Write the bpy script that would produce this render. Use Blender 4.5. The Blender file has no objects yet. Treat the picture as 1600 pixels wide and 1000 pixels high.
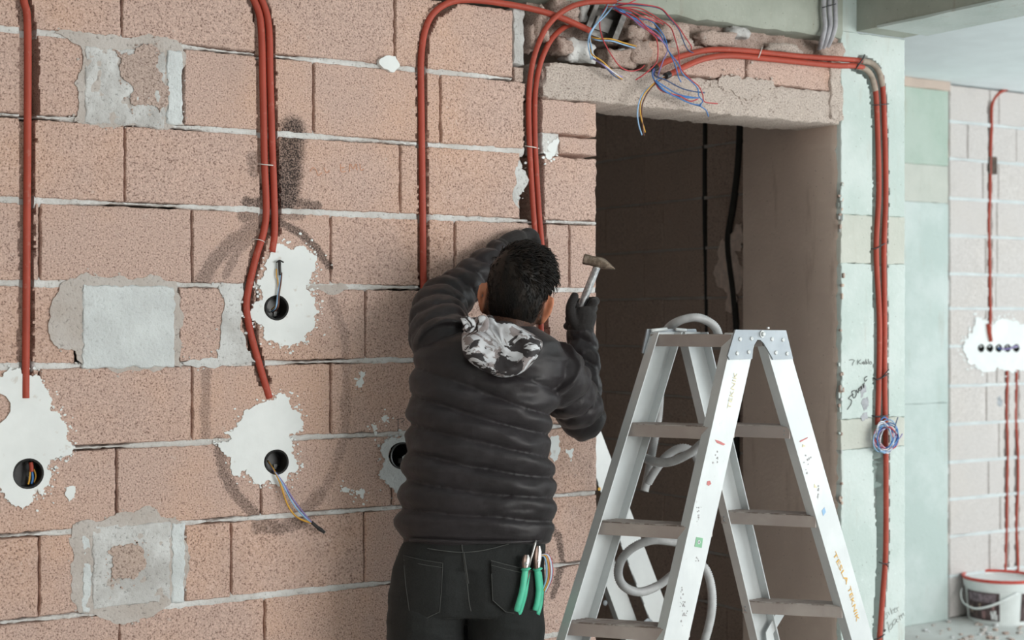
import bpy, bmesh, math, random
import numpy as np
from mathutils import Vector, Matrix, noise
from mathutils.geometry import tessellate_polygon
random.seed(7); np.random.seed(7)
SC = bpy.context.scene
COL = SC.collection

# ------------------------------------------------------------------ camera
# wall frame: x runs along the block wall, y goes into it (wall face at y = 0), z up
F = 2400.0                                   # focal length in pixels of the 1600 px frame
CAM = Vector((0.0, -3.714, 1.6))
FW = Vector((0.5371, 0.8435, 0.0)).normalized()
RT = Vector((FW.y, -FW.x, 0.0))
cd = bpy.data.cameras.new('camera'); cam = bpy.data.objects.new('camera', cd); COL.objects.link(cam)
cd.sensor_width = 36.0; cd.lens = F / 1600.0 * 36.0; cd.clip_start = 0.05
cam.location = CAM
cam.rotation_euler = (math.pi / 2, 0, -math.atan2(FW.x, FW.y))
cd.dof.use_dof = True; cd.dof.focus_distance = 3.95; cd.dof.aperture_fstop = 4.0
SC.camera = cam

# ------------------------------------------------------------------ daylight and exposure
world = bpy.data.worlds.new('sky'); SC.world = world; world.use_nodes = True
bg = world.node_tree.nodes['Background']
bg.inputs['Color'].default_value = (0.90, 0.985, 1.0, 1.0)     # bright even overcast
bg.inputs['Strength'].default_value = 1.15
def area_light(name, loc, rot, sx, sy, power, color):
    l = bpy.data.lights.new(name, 'AREA'); l.shape = 'RECTANGLE'; l.size = sx; l.size_y = sy
    l.energy = power; l.color = color
    o = bpy.data.objects.new(name, l); COL.objects.link(o); o.location = loc; o.rotation_euler = rot
    return o
# daylight coming in through the big opening in the wall behind the camera
area_light('window_daylight', (4.7, -6.55, 1.78), (math.radians(90), 0, math.radians(14)), 4.0, 1.9, 310, (1.0, 0.985, 0.95))
# added fill at the open right side, brightens the far room and its ceiling
area_light('far_room_fill', (10.3, -2.6, 1.45), (math.radians(90), 0, math.radians(90)), 6.0, 2.5, 200, (0.93, 0.985, 1.0))
vs = SC.view_settings
vs.view_transform = 'Standard'; vs.look = 'None'; vs.gamma = 1.0; vs.use_curve_mapping = False
vs.exposure = -0.42
SC.cycles.use_denoising = True

# ------------------------------------------------------------------ pixel -> place
def ray(px, py): return FW + RT * ((px - 800.0) / F) + Vector((0, 0, (500.0 - py) / F))
def W(px, py, y=0.0):                         # on the plane y = const (parallel to the block wall)
    r = ray(px, py); return CAM + r * ((y - CAM.y) / r.y)
def XP(px, py, x):                            # on the plane x = const
    r = ray(px, py); return CAM + r * ((x - CAM.x) / r.x)
def D(px, py, d): return CAM + ray(px, py) * d    # at a depth in front of the camera
def ZP(px, py, z):
    r = ray(px, py); return CAM + r * ((z - CAM.z) / r.z)
def nz(x, y=0.0, z=0.0): return noise.noise(Vector((x, y, z)))

# ------------------------------------------------------------------ node helpers
class E:
    """a tiny expression wrapper round shader math nodes"""
    def __init__(s, nt, sock): s.nt = nt; s.s = sock
    def _op(s, op, *o, clamp=False):
        n = s.nt.nodes.new('ShaderNodeMath'); n.operation = op; n.use_clamp = clamp
        for i, v in enumerate((s,) + o):
            if isinstance(v, E): s.nt.links.new(v.s, n.inputs[i])
            else: n.inputs[i].default_value = v
        return E(s.nt, n.outputs[0])
    def __add__(s, o): return s._op('ADD', o)
    def __sub__(s, o): return s._op('SUBTRACT', o)
    def __mul__(s, o): return s._op('MULTIPLY', o)
    def __truediv__(s, o): return s._op('DIVIDE', o)
    def max(s, o): return s._op('MAXIMUM', o)
    def min(s, o): return s._op('MINIMUM', o)
    def abs(s): return s._op('ABSOLUTE')
    def sqrt(s): return s._op('SQRT')
    def clamp(s): return s._op('ADD', 0.0, clamp=True)
    def ramp(s, a, b):                        # 0 at a, 1 at b
        n = s.nt.nodes.new('ShaderNodeMapRange'); n.interpolation_type = 'SMOOTHSTEP'
        s.nt.links.new(s.s, n.inputs['Value'])
        n.inputs['From Min'].default_value = min(a, b); n.inputs['From Max'].default_value = max(a, b)
        n.inputs['To Min'].default_value = 0.0 if a < b else 1.0
        n.inputs['To Max'].default_value = 1.0 if a < b else 0.0
        return E(s.nt, n.outputs['Result'])
class M:
    def __init__(s, name, rough=0.8, metal=0.0, spec=0.3):
        s.m = bpy.data.materials.new(name); s.m.use_nodes = True; s.nt = s.m.node_tree
        s.b = s.nt.nodes['Principled BSDF']
        s.b.inputs['Roughness'].default_value = rough; s.b.inputs['Metallic'].default_value = metal
        s.b.inputs['Specular IOR Level'].default_value = spec
        g = s.nt.nodes.new('ShaderNodeNewGeometry'); s.pos = g.outputs['Position']; s._xyz = None
    def obj(s):
        t = s.nt.nodes.new('ShaderNodeTexCoord'); s.pos = t.outputs['Object']; return s
    def xyz(s):
        if not s._xyz:
            n = s.nt.nodes.new('ShaderNodeSeparateXYZ'); s.nt.links.new(s.pos, n.inputs[0])
            s._xyz = [E(s.nt, o) for o in n.outputs]
        return s._xyz
    def noise(s, scale, detail=3.0, rough=0.55, stretch=None, dist=0.0):
        n = s.nt.nodes.new('ShaderNodeTexNoise'); src = s.pos
        if stretch:
            mp = s.nt.nodes.new('ShaderNodeMapping'); s.nt.links.new(src, mp.inputs[0])
            mp.inputs['Scale'].default_value = stretch; src = mp.outputs[0]
        s.nt.links.new(src, n.inputs['Vector']); n.inputs['Scale'].default_value = scale
        n.inputs['Detail'].default_value = detail; n.inputs['Roughness'].default_value = rough
        n.inputs['Distortion'].default_value = dist
        return E(s.nt, n.outputs['Fac'])
    def voronoi(s, scale, feature='F1'):
        n = s.nt.nodes.new('ShaderNodeTexVoronoi'); n.feature = feature
        s.nt.links.new(s.pos, n.inputs['Vector']); n.inputs['Scale'].default_value = scale
        return E(s.nt, n.outputs['Distance'])
    def rand(s):
        n = s.nt.nodes.new('ShaderNodeObjectInfo'); return E(s.nt, n.outputs['Random'])
    def col(s, c):
        n = s.nt.nodes.new('ShaderNodeRGB'); n.outputs[0].default_value = (*c, 1); return n.outputs[0]
    def mix(s, f, a, b):
        n = s.nt.nodes.new('ShaderNodeMix'); n.data_type = 'RGBA'
        if isinstance(f, E): s.nt.links.new(f.s, n.inputs[0])
        else: n.inputs[0].default_value = f
        for v, i in ((a, 6), (b, 7)):
            if isinstance(v, tuple): n.inputs[i].default_value = (*v, 1)
            else: s.nt.links.new(v, n.inputs[i])
        return n.outputs[2]
    def color(s, c):
        if isinstance(c, tuple): s.b.inputs['Base Color'].default_value = (*c, 1)
        else: s.nt.links.new(c, s.b.inputs['Base Color'])
        return s
    def rough(s, e): s.nt.links.new(e.s, s.b.inputs['Roughness']); return s
    def bump(s, e, dist=0.002, strength=0.6):
        n = s.nt.nodes.new('ShaderNodeBump'); n.inputs['Distance'].default_value = dist
        n.inputs['Strength'].default_value = strength
        s.nt.links.new(e.s, n.inputs['Height']); s.nt.links.new(n.outputs[0], s.b.inputs['Normal']); return s
def lin(r, g, b):
    f = lambda v: (v / 255 / 12.92) if v / 255 <= 0.04045 else ((v / 255 + 0.055) / 1.055) ** 2.4
    return (f(r), f(g), f(b))
def simple(name, c, rough=0.6, metal=0.0, spec=0.4, var=0.12, scale=40, bump=0.0):
    m = M(name, rough, metal, spec); n = m.noise(scale)
    m.color(m.mix(n.ramp(0.3, 0.7), tuple(v * (1 - var) for v in c), tuple(min(1, v * (1 + var)) for v in c)))
    if bump: m.bump(n, bump)
    return m.m

# ------------------------------------------------------------------ object helpers
def tag(o, label=None, cat=None, group=None, kind=None):
    if label: o['label'] = label
    if cat: o['category'] = cat
    if group: o['group'] = group
    if kind: o['kind'] = kind
    return o
def empty(name, loc, label=None, cat=None, group=None, kind=None):
    o = bpy.data.objects.new(name, None); COL.objects.link(o); o.location = loc; o.empty_display_size = 0.1
    return tag(o, label, cat, group, kind)
def wloc(o):
    v = Vector(o.location); p = o.parent
    while p: v += Vector(p.location); p = p.parent
    return v
class MB:
    def __init__(s): s.v = []; s.f = []
    def add(s, vs, fs):
        k = len(s.v); s.v += [Vector(p) for p in vs]; s.f += [tuple(i + k for i in f) for f in fs]; return s
    def box(s, a, b, taper=None):
        x0, y0, z0 = a; x1, y1, z1 = b
        return s.add([(x0,y0,z0),(x1,y0,z0),(x1,y1,z0),(x0,y1,z0),(x0,y0,z1),(x1,y0,z1),(x1,y1,z1),(x0,y1,z1)],
            [(0,3,2,1),(4,5,6,7),(0,1,5,4),(1,2,6,5),(2,3,7,6),(3,0,4,7)])
    def loft(s, rings, close=True, caps=True):
        n = len(rings[0]); vs = [p for r in rings for p in r]; fs = []
        for i in range(len(rings) - 1):
            for j in range(n if close else n - 1):
                a = i * n + j; b = i * n + (j + 1) % n
                fs.append((a, b, b + n, a + n))
        if caps:
            fs.append(tuple(reversed(range(n)))); fs.append(tuple(range((len(rings) - 1) * n, len(rings) * n)))
        return s.add(vs, fs)
    def tube(s, path, r, seg=8, caps=True, flat=1.0, up=None):
        P = [Vector(p) for p in path]; n = len(P); rings = []; prev = None
        for i, p in enumerate(P):
            t = (P[min(i + 1, n - 1)] - P[max(i - 1, 0)]).normalized()
            if prev is None:
                ref = Vector(up) if up else (Vector((0, 0, 1)) if abs(t.z) < 0.9 else Vector((1, 0, 0)))
                u = (ref - t * ref.dot(t)).normalized()
            else: u = (prev - t * prev.dot(t)).normalized()
            prev = u; w = t.cross(u)
            rr = r[i] if isinstance(r, (list, tuple)) else r
            rings.append([p + u * (math.cos(a) * rr) + w * (math.sin(a) * rr * flat)
                          for a in (2 * math.pi * k / seg for k in range(seg))])
        return s.loft(rings, True, caps)
    def lathe(s, prof, o, axis=(0, 0, 1), seg=24, caps=True):
        ax = Vector(axis).normalized(); u = ax.orthogonal().normalized(); w = ax.cross(u); o = Vector(o)
        return s.loft([[o + ax * h + u * (r * math.cos(a)) + w * (r * math.sin(a))
                for a in (2 * math.pi * k / seg for k in range(seg))] for r, h in prof], True, caps)
    def slab(s, outline, d, holes=()):
        """flat shape in space: outline of points, pushed back by vector d"""
        polys = [[Vector(p) for p in outline]] + [[Vector(p) for p in h] for h in holes]
        tris = tessellate_polygon(polys); flatv = [p for q in polys for p in q]; n = len(flatv); d = Vector(d)
        nrm = Vector()
        for t in tris: nrm += (flatv[t[1]] - flatv[t[0]]).cross(flatv[t[2]] - flatv[t[0]])
        flip = nrm.dot(d) > 0
        fs = [tuple(reversed(t)) if flip else tuple(t) for t in tris]
        fs += [tuple(i + n for i in reversed(f)) for f in fs]
        k = 0
        for q in polys:
            m = len(q)
            for i in range(m): fs.append((k + i, k + (i + 1) % m, k + (i + 1) % m + n, k + i + n))
            k += m
        return s.add(flatv + [p + d for p in flatv], fs)
    def ball(s, c, rad, seg=12, rings=8, jit=0.0):
        c = Vector(c); rad = Vector(rad) if not isinstance(rad, (int, float)) else Vector((rad,) * 3); R = []
        for i in range(1, rings):
            th = math.pi * i / rings
            R.append([c + Vector((rad.x * math.sin(th) * math.cos(a), rad.y * math.sin(th) * math.sin(a), rad.z * math.cos(th)))
                      * 1.0 for a in (2 * math.pi * k / seg for k in range(seg))])
        if jit:
            R = [[c + (p - c) * (1 + jit * nz(p.x * 40, p.y * 40, p.z * 40)) for p in r] for r in R]
        return s.loft(R)
    def mesh(s, off=Vector((0, 0, 0)), name='m'):
        me = bpy.data.meshes.new(name); me.from_pydata([p - off for p in s.v], [], s.f)
        bm = bmesh.new(); bm.from_mesh(me); bmesh.ops.recalc_face_normals(bm, faces=bm.faces); bm.to_mesh(me); bm.free()
        return me
    def build(s, name, mat, parent=None, smooth=False, angle=None, base=True):
        if parent is not None: off = wloc(parent)
        elif base:
            lo = Vector([min(p[k] for p in s.v) for k in range(3)]); hi = Vector([max(p[k] for p in s.v) for k in range(3)])
            off = Vector(((lo.x + hi.x) / 2, (lo.y + hi.y) / 2, lo.z))
        else: off = Vector((0, 0, 0))
        me = s.mesh(off, name); o = bpy.data.objects.new(name, me); COL.objects.link(o)
        if parent is not None: o.parent = parent
        else: o.location = off
        if mat: me.materials.append(mat)
        if smooth:
            me.polygons.foreach_set('use_smooth', [True] * len(me.polygons))
            if angle: me.set_sharp_from_angle(angle=math.radians(angle))
        return o
def spline(pts, n=8):
    """Catmull-Rom through the points"""
    P = [Vector(p) for p in pts]; P = [P[0] * 2 - P[1]] + P + [P[-1] * 2 - P[-2]]; out = []
    for i in range(1, len(P) - 2):
        a, b, c, d = P[i - 1:i + 3]
        for k in range(n):
            t = k / n
            out.append(0.5 * ((2 * b) + (c - a) * t + (2 * a - 5 * b + 4 * c - d) * t * t + (3 * b - a - 3 * c + d) * t ** 3))
    out.append(P[-2]); return out
def remeshed(mb, voxel, smooth=3, factor=0.5):
    """weld overlapping shells into one continuous surface"""
    me = mb.mesh(); o = bpy.data.objects.new('tmp', me); COL.objects.link(o)
    r = o.modifiers.new('r', 'REMESH'); r.mode = 'VOXEL'; r.voxel_size = voxel; r.use_smooth_shade = True
    if smooth:
        k = o.modifiers.new('s', 'SMOOTH'); k.iterations = smooth; k.factor = factor
    dg = bpy.context.evaluated_depsgraph_get(); out = bpy.data.meshes.new_from_object(o.evaluated_get(dg))
    bpy.data.objects.remove(o); bpy.data.meshes.remove(me); return out
def link_mesh(name, me, mat, parent, smooth=True):
    off = wloc(parent) if parent is not None else Vector((0, 0, 0))
    if off.length: me.transform(Matrix.Translation(-off))
    me.name = name; o = bpy.data.objects.new(name, me); COL.objects.link(o); o.parent = parent
    me.materials.clear(); me.materials.append(mat)
    if smooth: me.polygons.foreach_set('use_smooth', [True] * len(me.polygons))
    return o

# ================================================================== materials of the building
def seg_list(px_pts, r, k, sharp=0.45):
    """marks sprayed on the wall: pixel polyline -> wall segments (ax, az, bx, bz, radius, strength)"""
    P = [W(*p) for p in px_pts]; sc = 1.0 / 600.0
    return [(a.x, a.z, b.x, b.z, r * sc, k, sharp) for a, b in zip(P, P[1:])]
MARKS = (seg_list([(457, 205), (453, 250), (447, 310)], 28, 0.97)
    + seg_list([(386, 316), (412, 318)], 10, 0.8) + seg_list([(434, 317), (470, 318), (494, 322)], 10, 0.75)
    + seg_list([(380, 338), (404, 338)], 12, 0.6) + seg_list([(434, 336), (470, 338)], 9, 0.5)
    + seg_list([(396, 245), (398, 268)], 12, 0.5)
    + seg_list([(404, 352), (365, 375), (336, 405), (316, 440)], 14, 0.55)
    + seg_list([(402, 366), (372, 392), (352, 430)], 8, 0.45)
    + seg_list([(436, 346), (470, 364), (494, 388), (514, 415)], 8, 0.8)
    + seg_list([(322, 580), (320, 690)], 10, 0.42)
    + seg_list([(341, 690), (350, 742), (372, 778), (402, 806)], 11, 0.62)
    + seg_list([(404, 822), (440, 824), (478, 812)], 14, 0.6) + seg_list([(470, 806), (500, 772)], 15, 0.5)
    + seg_list([(505, 770), (523, 735), (538, 680), (541, 600), (538, 520), (520, 470)], 10, 0.32)
    + seg_list([(852, 812), (872, 838), (879, 880), (864, 930)], 8, 0.75))
def block_mat(name, pink, sand, pits, marks=(), seed=0.0, dust=0.0):
    m = M(name, 0.95, 0, 0.12)
    big = m.noise(2.6, 3); mid = m.noise(14, 3); g = m.noise(235, 2.5, 0.6); g2 = m.noise(120, 2, 0.5)
    c = m.mix((big * 0.95 + m.rand() * 0.07 + mid * 0.2).ramp(0.50, 0.88), pink, sand)
    lt = tuple(min(1, v * 1.25 + 0.03) for v in pink)
    c = m.mix(g.ramp(0.53, 0.66) * 0.9, c, lt)
    pit = (g.ramp(0.45, 0.34)).max(g2.ramp(0.36, 0.27) * 0.8)
    c = m.mix(pit * 0.78, c, pits)
    c = m.mix(m.noise(5.5, 4, 0.6).ramp(0.52, 0.8) * 0.35, c, tuple(v * 0.8 for v in pink))
    c = m.mix(m.noise(30, 4, 0.7).ramp(0.62, 0.75) * (0.25 + dust), c, (0.72, 0.70, 0.68))
    if marks:
        x, y, z = m.xyz(); jig = (m.noise(26, 3, 0.7) - 0.5) * 0.026 + (g - 0.5) * 0.012; tot = None
        for ax, az, bx, bz, r, k, sh in marks:
            dx, dz = bx - ax, bz - az; L2 = dx * dx + dz * dz
            px, pz = x - ax, z - az
            h = ((px * dx + pz * dz) / L2).clamp()
            ex = px - h * dx; ez = pz - h * dz
            d = (ex * ex + ez * ez).sqrt() + jig
            f = d.ramp(r * 1.15, r * sh) * k
            tot = f if tot is None else tot.max(f)
        c = m.mix(tot * (g.ramp(0.62, 0.40) * 0.35 + 0.65), c, (0.035, 0.028, 0.027))
    m.color(c); m.bump(g * 0.7 + g2 * 0.5, 0.004, 0.75)
    return m.m
PINK = (0.57, 0.412, 0.354); SAND = (0.645, 0.425, 0.325); PIT = (0.165, 0.095, 0.075)
mBlock = block_mat('pumice_block', PINK, SAND, PIT, MARKS)
mBlockB = block_mat('pumice_block_plain', (0.55, 0.425, 0.365), (0.59, 0.445, 0.37), PIT)
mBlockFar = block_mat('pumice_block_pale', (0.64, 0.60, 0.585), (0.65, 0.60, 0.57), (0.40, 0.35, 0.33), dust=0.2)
def mortar_mat(name, a, b, pit=0.6):
    m = M(name, 0.95, 0, 0.1); g = m.noise(120, 3, 0.6); big = m.noise(9, 4)
    c = m.mix(big.ramp(0.35, 0.7), a, b); c = m.mix(g.ramp(0.42, 0.30) * pit, c, tuple(v * 0.45 for v in a))
    m.color(c); m.bump(g + m.noise(30, 3) * 0.8, 0.004, 0.7); return m.m
mMortar = mortar_mat('mortar', (0.60, 0.58, 0.56), (0.77, 0.77, 0.765))
mPatch = mortar_mat('grey_patch', (0.50, 0.49, 0.48), (0.72, 0.73, 0.73))
mSmear = mortar_mat('mortar_smear', (0.50, 0.445, 0.41), (0.58, 0.54, 0.515))
mPatchPale = mortar_mat('pale_patch', (0.62, 0.65, 0.66), (0.71, 0.75, 0.76), pit=0.25)
mRub = block_mat('pink_rubble', (0.47, 0.365, 0.32), (0.53, 0.41, 0.345), (0.16, 0.105, 0.085), dust=0.3)
mGap = simple('dark_backing', (0.10, 0.075, 0.062), 0.95, var=0.3, scale=30, bump=0.004)  # dark colour painted in for the shade inside open joints and recesses
def plaster_mat():
    m = M('white_plaster', 0.85, 0, 0.2); n = m.noise(40, 4); b = m.noise(9, 3)
    c = m.mix(b.ramp(0.3, 0.7), (0.80, 0.83, 0.83), (0.87, 0.90, 0.90)); c = m.mix(n.ramp(0.36, 0.28) * 0.5, c, (0.6, 0.55, 0.5))
    m.color(c); m.bump(n, 0.002, 0.4); return m.m
mWhite = plaster_mat()
def concrete_mat(name, a, b, stain, zscale=None):
    m = M(name, 0.9, 0, 0.2); big = m.noise(3.2, 5, 0.6); st = m.noise(5, 4, 0.65, stretch=(3, 3, 0.5)); g = m.noise(70, 4, 0.6)
    c = m.mix(big.ramp(0.35, 0.68), a, b); c = m.mix(st.ramp(0.56, 0.75) * 0.55, c, stain)
    c = m.mix(m.voronoi(38).ramp(0.10, 0.05) * 0.5, c, tuple(v * 0.35 for v in stain))
    c = m.mix(g.ramp(0.60, 0.75) * 0.4, c, tuple(min(1, v * 1.2) for v in b))
    m.color(c); m.bump(g * 0.6 + m.noise(12, 3), 0.004, 0.5); return m.m
mGreen = concrete_mat('green_concrete', (0.515, 0.60, 0.575), (0.63, 0.695, 0.68), (0.48, 0.47, 0.42))
mGreen2 = concrete_mat('green_concrete_deep', (0.42, 0.52, 0.45), (0.50, 0.58, 0.52), (0.46, 0.43, 0.36))
mBeige = concrete_mat('beige_patch', (0.53, 0.55, 0.50), (0.60, 0.61, 0.56), (0.46, 0.44, 0.38))
mBeam = concrete_mat('beam_concrete', (0.34, 0.365, 0.315), (0.44, 0.465, 0.41), (0.30, 0.265, 0.215))
mRender = concrete_mat('brown_render', (0.56, 0.45, 0.39), (0.63, 0.51, 0.44), (0.34, 0.25, 0.20))
mLintel = block_mat('lintel_concrete', (0.52, 0.445, 0.40), (0.55, 0.465, 0.41), (0.17, 0.12, 0.10), dust=0.25)
mFloor = concrete_mat('dusty_floor', (0.60, 0.60, 0.58), (0.70, 0.71, 0.69), (0.50, 0.47, 0.44))
mCeil = simple('white_ceiling', (0.84, 0.915, 0.94), 0.9, var=0.03, scale=6)
mWall = concrete_mat('raw_wall', (0.55, 0.49, 0.44), (0.64, 0.58, 0.53), (0.45, 0.39, 0.34))

# ================================================================== the building: slab, ceiling, far sides
tag(MB().box((-1.4, -8.5, -0.15), (10.5, 3.5, 0.0)).build('floor', mFloor), kind='structure')
tag(MB().box((-1.4, -8.5, 2.87), (10.5, 3.5, 3.05)).build('ceiling', mCeil), kind='structure')
tag(MB().box((-1.4, -6.8, 0), (-1.2, 3.5, 2.87)).build('wall_left', mWall), kind='structure')
bw = MB().box((-1.2, -6.8, 0), (2.4, -6.6, 2.87)).box((2.4, -6.8, 0), (7.0, -6.6, 0.7)).box((7.0, -6.8, 0), (7.3, -6.5, 2.87))
tag(bw.build('wall_behind', mWall), kind='structure')

# ================================================================== front wall of pumice blocks
XD = W(932, 500).x                       # door edge
XC0, XC1 = W(1313, 500).x, W(1413, 500).x
YC = XP(1165, 500, XC0).y                # back of the concrete column
zJ = [2.495, 2.290, 2.086, 1.886, 1.688, 1.489, 1.289, 1.087, 0.883, 0.680, 0.480, 0.280, 0.080, -0.12]
PIPE_R = 0.0092
PIPES = {   # pixel courses of the red conduits on the front wall and the column
 'a': [(8, -62), (20, -48), (31, -24), (38, 5), (43, 40), (43, 200), (42, 350), (41, 500), (40, 600), (40, 622)],
 'b': [(352, -48), (368, -40), (382, -24), (400, 8), (408, 45), (411, 150), (413, 250), (416, 325), (412, 362), (401, 398), (389, 448), (385, 480), (391, 518), (403, 562), (413, 596), (421, 622)],
 'c': [(364, -50), (382, -40), (396, -22), (412, 8), (420, 45), (422, 120), (425, 220), (428, 300), (429, 360), (425, 394)],
 'd': [(922, 48), (880, 29), (840, 16), (790, 6), (740, 0), (705, 3), (678, 20), (664, 48), (658, 90), (658, 150), (660, 300), (661, 400), (662, 480), (662, 560)],
 'e': [(962, 2), (915, 4), (882, 16), (856, 40), (840, 72), (830, 110), (826, 160), (827, 220), (830, 280), (834, 340), (839, 400), (844, 470), (846, 540), (847, 620)],
 'f': [(905, 36), (885, 41), (865, 57), (851, 81), (841.5, 110), (836, 150), (836, 220), (839, 280), (843, 340), (847.5, 390)],
 'g': [(1022, 108), (1042, 96), (1075, 85), (1110, 78), (1160, 79), (1250, 88), (1310, 92), (1346, 95), (1362, 99), (1373, 112), (1379, 135), (1382, 200), (1384, 300), (1381, 390), (1382, 500), (1382, 600), (1384, 700), (1384, 850), (1380, 920), (1374, 1000), (1371, 1060)],
 'h': [(1042, 119), (1066, 106), (1100, 92), (1140, 87), (1200, 92), (1300, 102), (1336, 103), (1352, 108), (1362, 120), (1368, 142), (1371, 200), (1373, 300), (1369, 390), (1374, 500), (1373, 600), (1371, 664)],
}
CHASE = []                                # (points xz, half width)
def chase(px, hw): CHASE.append(([ (W(*p).x, W(*p).z) for p in px], hw))
chase(PIPES['a'][:-1], 0.0125); chase(PIPES['b'][:-1], 0.0115); chase(PIPES['c'][:-1], 0.0115); chase([(p[0] + 1, p[1]) for p in PIPES['d'][5:]], 0.0115)
chase(PIPES['e'][3:], 0.013); chase(PIPES['f'][3:] + [(848, 470), (849, 540), (849, 620)], 0.015)
chase([(54, 62), (54, 170)], 0.0075)
chase([(x - 2, y) for x, y in PIPES['g'][7:]], 0.013); chase([(x - 3, y) for x, y in PIPES['h'][6:]] + [(1371, 760), (1376, 860), (1372, 930), (1366, 1060)], 0.014)
BOXES = [(432, 481, 18.5, 'full'), (432, 722, 18.5, 'full'), (44, 740, 22.5, 'full'), (628, 712, 20, 'full')]
HOLES = [(W(a, b).x, W(a, b).z, r / (131 * (4569 - a) / 4529 / 0.2) ) for a, b, r, _ in BOXES]
def cut_depth(x, z):
    d = np.zeros_like(x); jit = 0.0010 * np.sin(x * 290 + 3 * np.sin(z * 117)) + 0.0013 * np.sin(z * 87 + 2.3 * np.sin(z * 31)) + 0.0010 * np.sin(z * 411 + 4 * np.sin(z * 53 + x * 70)) + 0.0007 * np.sin(z * 930 + 5 * np.sin(z * 140))
    for pts, hw in CHASE:
        best = np.full_like(x, 9.0)
        for (ax, az), (bx, bz) in zip(pts, pts[1:]):
            L2 = (bx - ax) ** 2 + (bz - az) ** 2 + 1e-9
            t = np.clip(((x - ax) * (bx - ax) + (z - az) * (bz - az)) / L2, 0, 1)
            best = np.minimum(best, np.hypot(x - ax - t * (bx - ax), z - az - t * (bz - az)))
        d = np.maximum(d, 0.050 * np.clip((hw + 0.0042 + jit - best) / 0.0035, 0, 1))
    for hx, hz, r in HOLES:
        d = np.maximum(d, 0.056 * np.clip((r + 0.003 - np.hypot(x - hx, z - hz)) / 0.003, 0, 1))
    return d
def touched(x0, x1, z0, z1):
    if x1 < 0.7: return False
    X, Z = np.meshgrid(np.linspace(x0, x1, 60), np.linspace(z0, z1, 40)); return cut_depth(X, Z).max() > 0.002
def fr_front(u, v, d): return (u, d, v)
def hf_block(name, u0, u1, v0, v1, mat, parent, frame=fr_front, back=0.09, front=0.0, res=None, lump=0.0, rnd=0.0035, cut=True, edge=0.003, cutf=None):
    """a block with a rough, slightly uneven face; chases and box holes are cut into it"""
    if cut and res is None: res = 0.0055 if touched(u0, u1, v0, v1) else 0.018
    res = res or 0.018
    nu = max(4, int((u1 - u0) / res) + 1); nv = max(4, int((v1 - v0) / res) + 1)
    def axis(a, b, n):
        t = np.linspace(a, b, n); return np.concatenate(([t[0], t[0] + min(rnd * 0.8, (b - a) * 0.1)], t[1:-1], [t[-1] - min(rnd * 0.8, (b - a) * 0.1), t[-1]]))
    us, vs_ = axis(u0, u1, nu), axis(v0, v1, nv); U, V = np.meshgrid(us, vs_)
    de = np.minimum(np.minimum(U - u0, u1 - U), np.minimum(V - v0, v1 - V))
    Y = front + rnd * (1 - np.clip(de / max(rnd * 0.8, 1e-4), 0, 1)) ** 1.5
    seed = random.uniform(0, 50); tilt = random.uniform(-0.002, 0.002)
    Y = Y + tilt
    if cut or cutf: Y = Y + (cutf or cut_depth)(U, V)
    n2, n1 = U.shape; pts = []
    for j in range(n2):
        for i in range(n1):
            u, v, y = U[j, i], V[j, i], Y[j, i]
            if lump: y += lump * (nz(u * 28, v * 28, seed) + 0.6 * nz(u * 75, v * 75, seed))
            if i < 2 or i > n1 - 3: u += edge * nz(v * 40, seed, i // 2) + edge * 0.6 * nz(v * 130, seed, i // 2)
            if j < 2 or j > n2 - 3: v += edge * nz(u * 30, seed + 9, j // 2) + edge * 0.6 * nz(u * 120, seed + 5, j // 2)
            pts.append((u, v, y))
    fs = [(j * n1 + i, j * n1 + i + 1, (j + 1) * n1 + i + 1, (j + 1) * n1 + i) for j in range(n2 - 1) for i in range(n1 - 1)]
    rim = list(range(n1)) + [j * n1 + n1 - 1 for j in range(1, n2)] + [(n2 - 1) * n1 + i for i in range(n1 - 2, -1, -1)] + [j * n1 for j in range(n2 - 2, 0, -1)]
    k = len(pts); pts += [(pts[i][0], pts[i][1], back) for i in rim]; m = len(rim)
    fs += [(rim[i], rim[(i + 1) % m], k + (i + 1) % m, k + i) for i in range(m)]; fs.append(tuple(range(k, k + m)))
    return MB().add([frame(*p) for p in pts], fs).build(name, mat, parent, smooth=True, angle=50)
core = MB().box((-1.2, 0.085, 0), (XD - 0.42, 0.2, 2.53))
wall_front = tag(core.build('wall_front', mGap, base=False), kind='structure')
def px2x(p): return W(p, 500).x
ROWS = [  # joints in pixels; None between two joints means the bay is filled by something else
 [190, 408, 617, 802], [58, 132, '*', 287, 490, 688, 823], [195, 410, 625, 813], [62, 300, 517, 711, 890, 932],
 [118, '*', 279, 402, 571, 765, 932], [62, 300, 517, 720, 915, 932], [182, 408, 613, 812, 932], [61, 128, '*', 288, 361, 570, 772, 932],
 [187, 414, 625, 830, 932], [70, 310, 520, 725, 932], [190, 415, 620, 830, 932], [75, 300, 520, 730, 932], [190, 415, 620, 830, 932]]
GAP = 0.0025
for r, row in enumerate(ROWS):
    z1, z0 = zJ[r] - 0.0065, max(zJ[r + 1] + 0.0065, 0.0)
    nums = [j for j in row if j != '*']; xs = [px2x(j) for j in nums]
    left = xs[0]
    while left > -0.75:                     # the same bond carried on to the left of the frame
        hf_block('block', max(left - 0.393, -1.18) + GAP, left - GAP, z0, z1, mBlock, wall_front); left -= 0.395
    i = 0
    while i < len(row) - 1:
        a = row[i]
        if row[i + 1] == '*': i += 2; continue
        b = row[i + 1]; last = b == 932
        hf_block('block', px2x(a) + GAP, px2x(b) - (0 if last else GAP), z0, z1, mBlock, wall_front, back=0.2 if last and r > 2 else 0.09)
        i += 1
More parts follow.
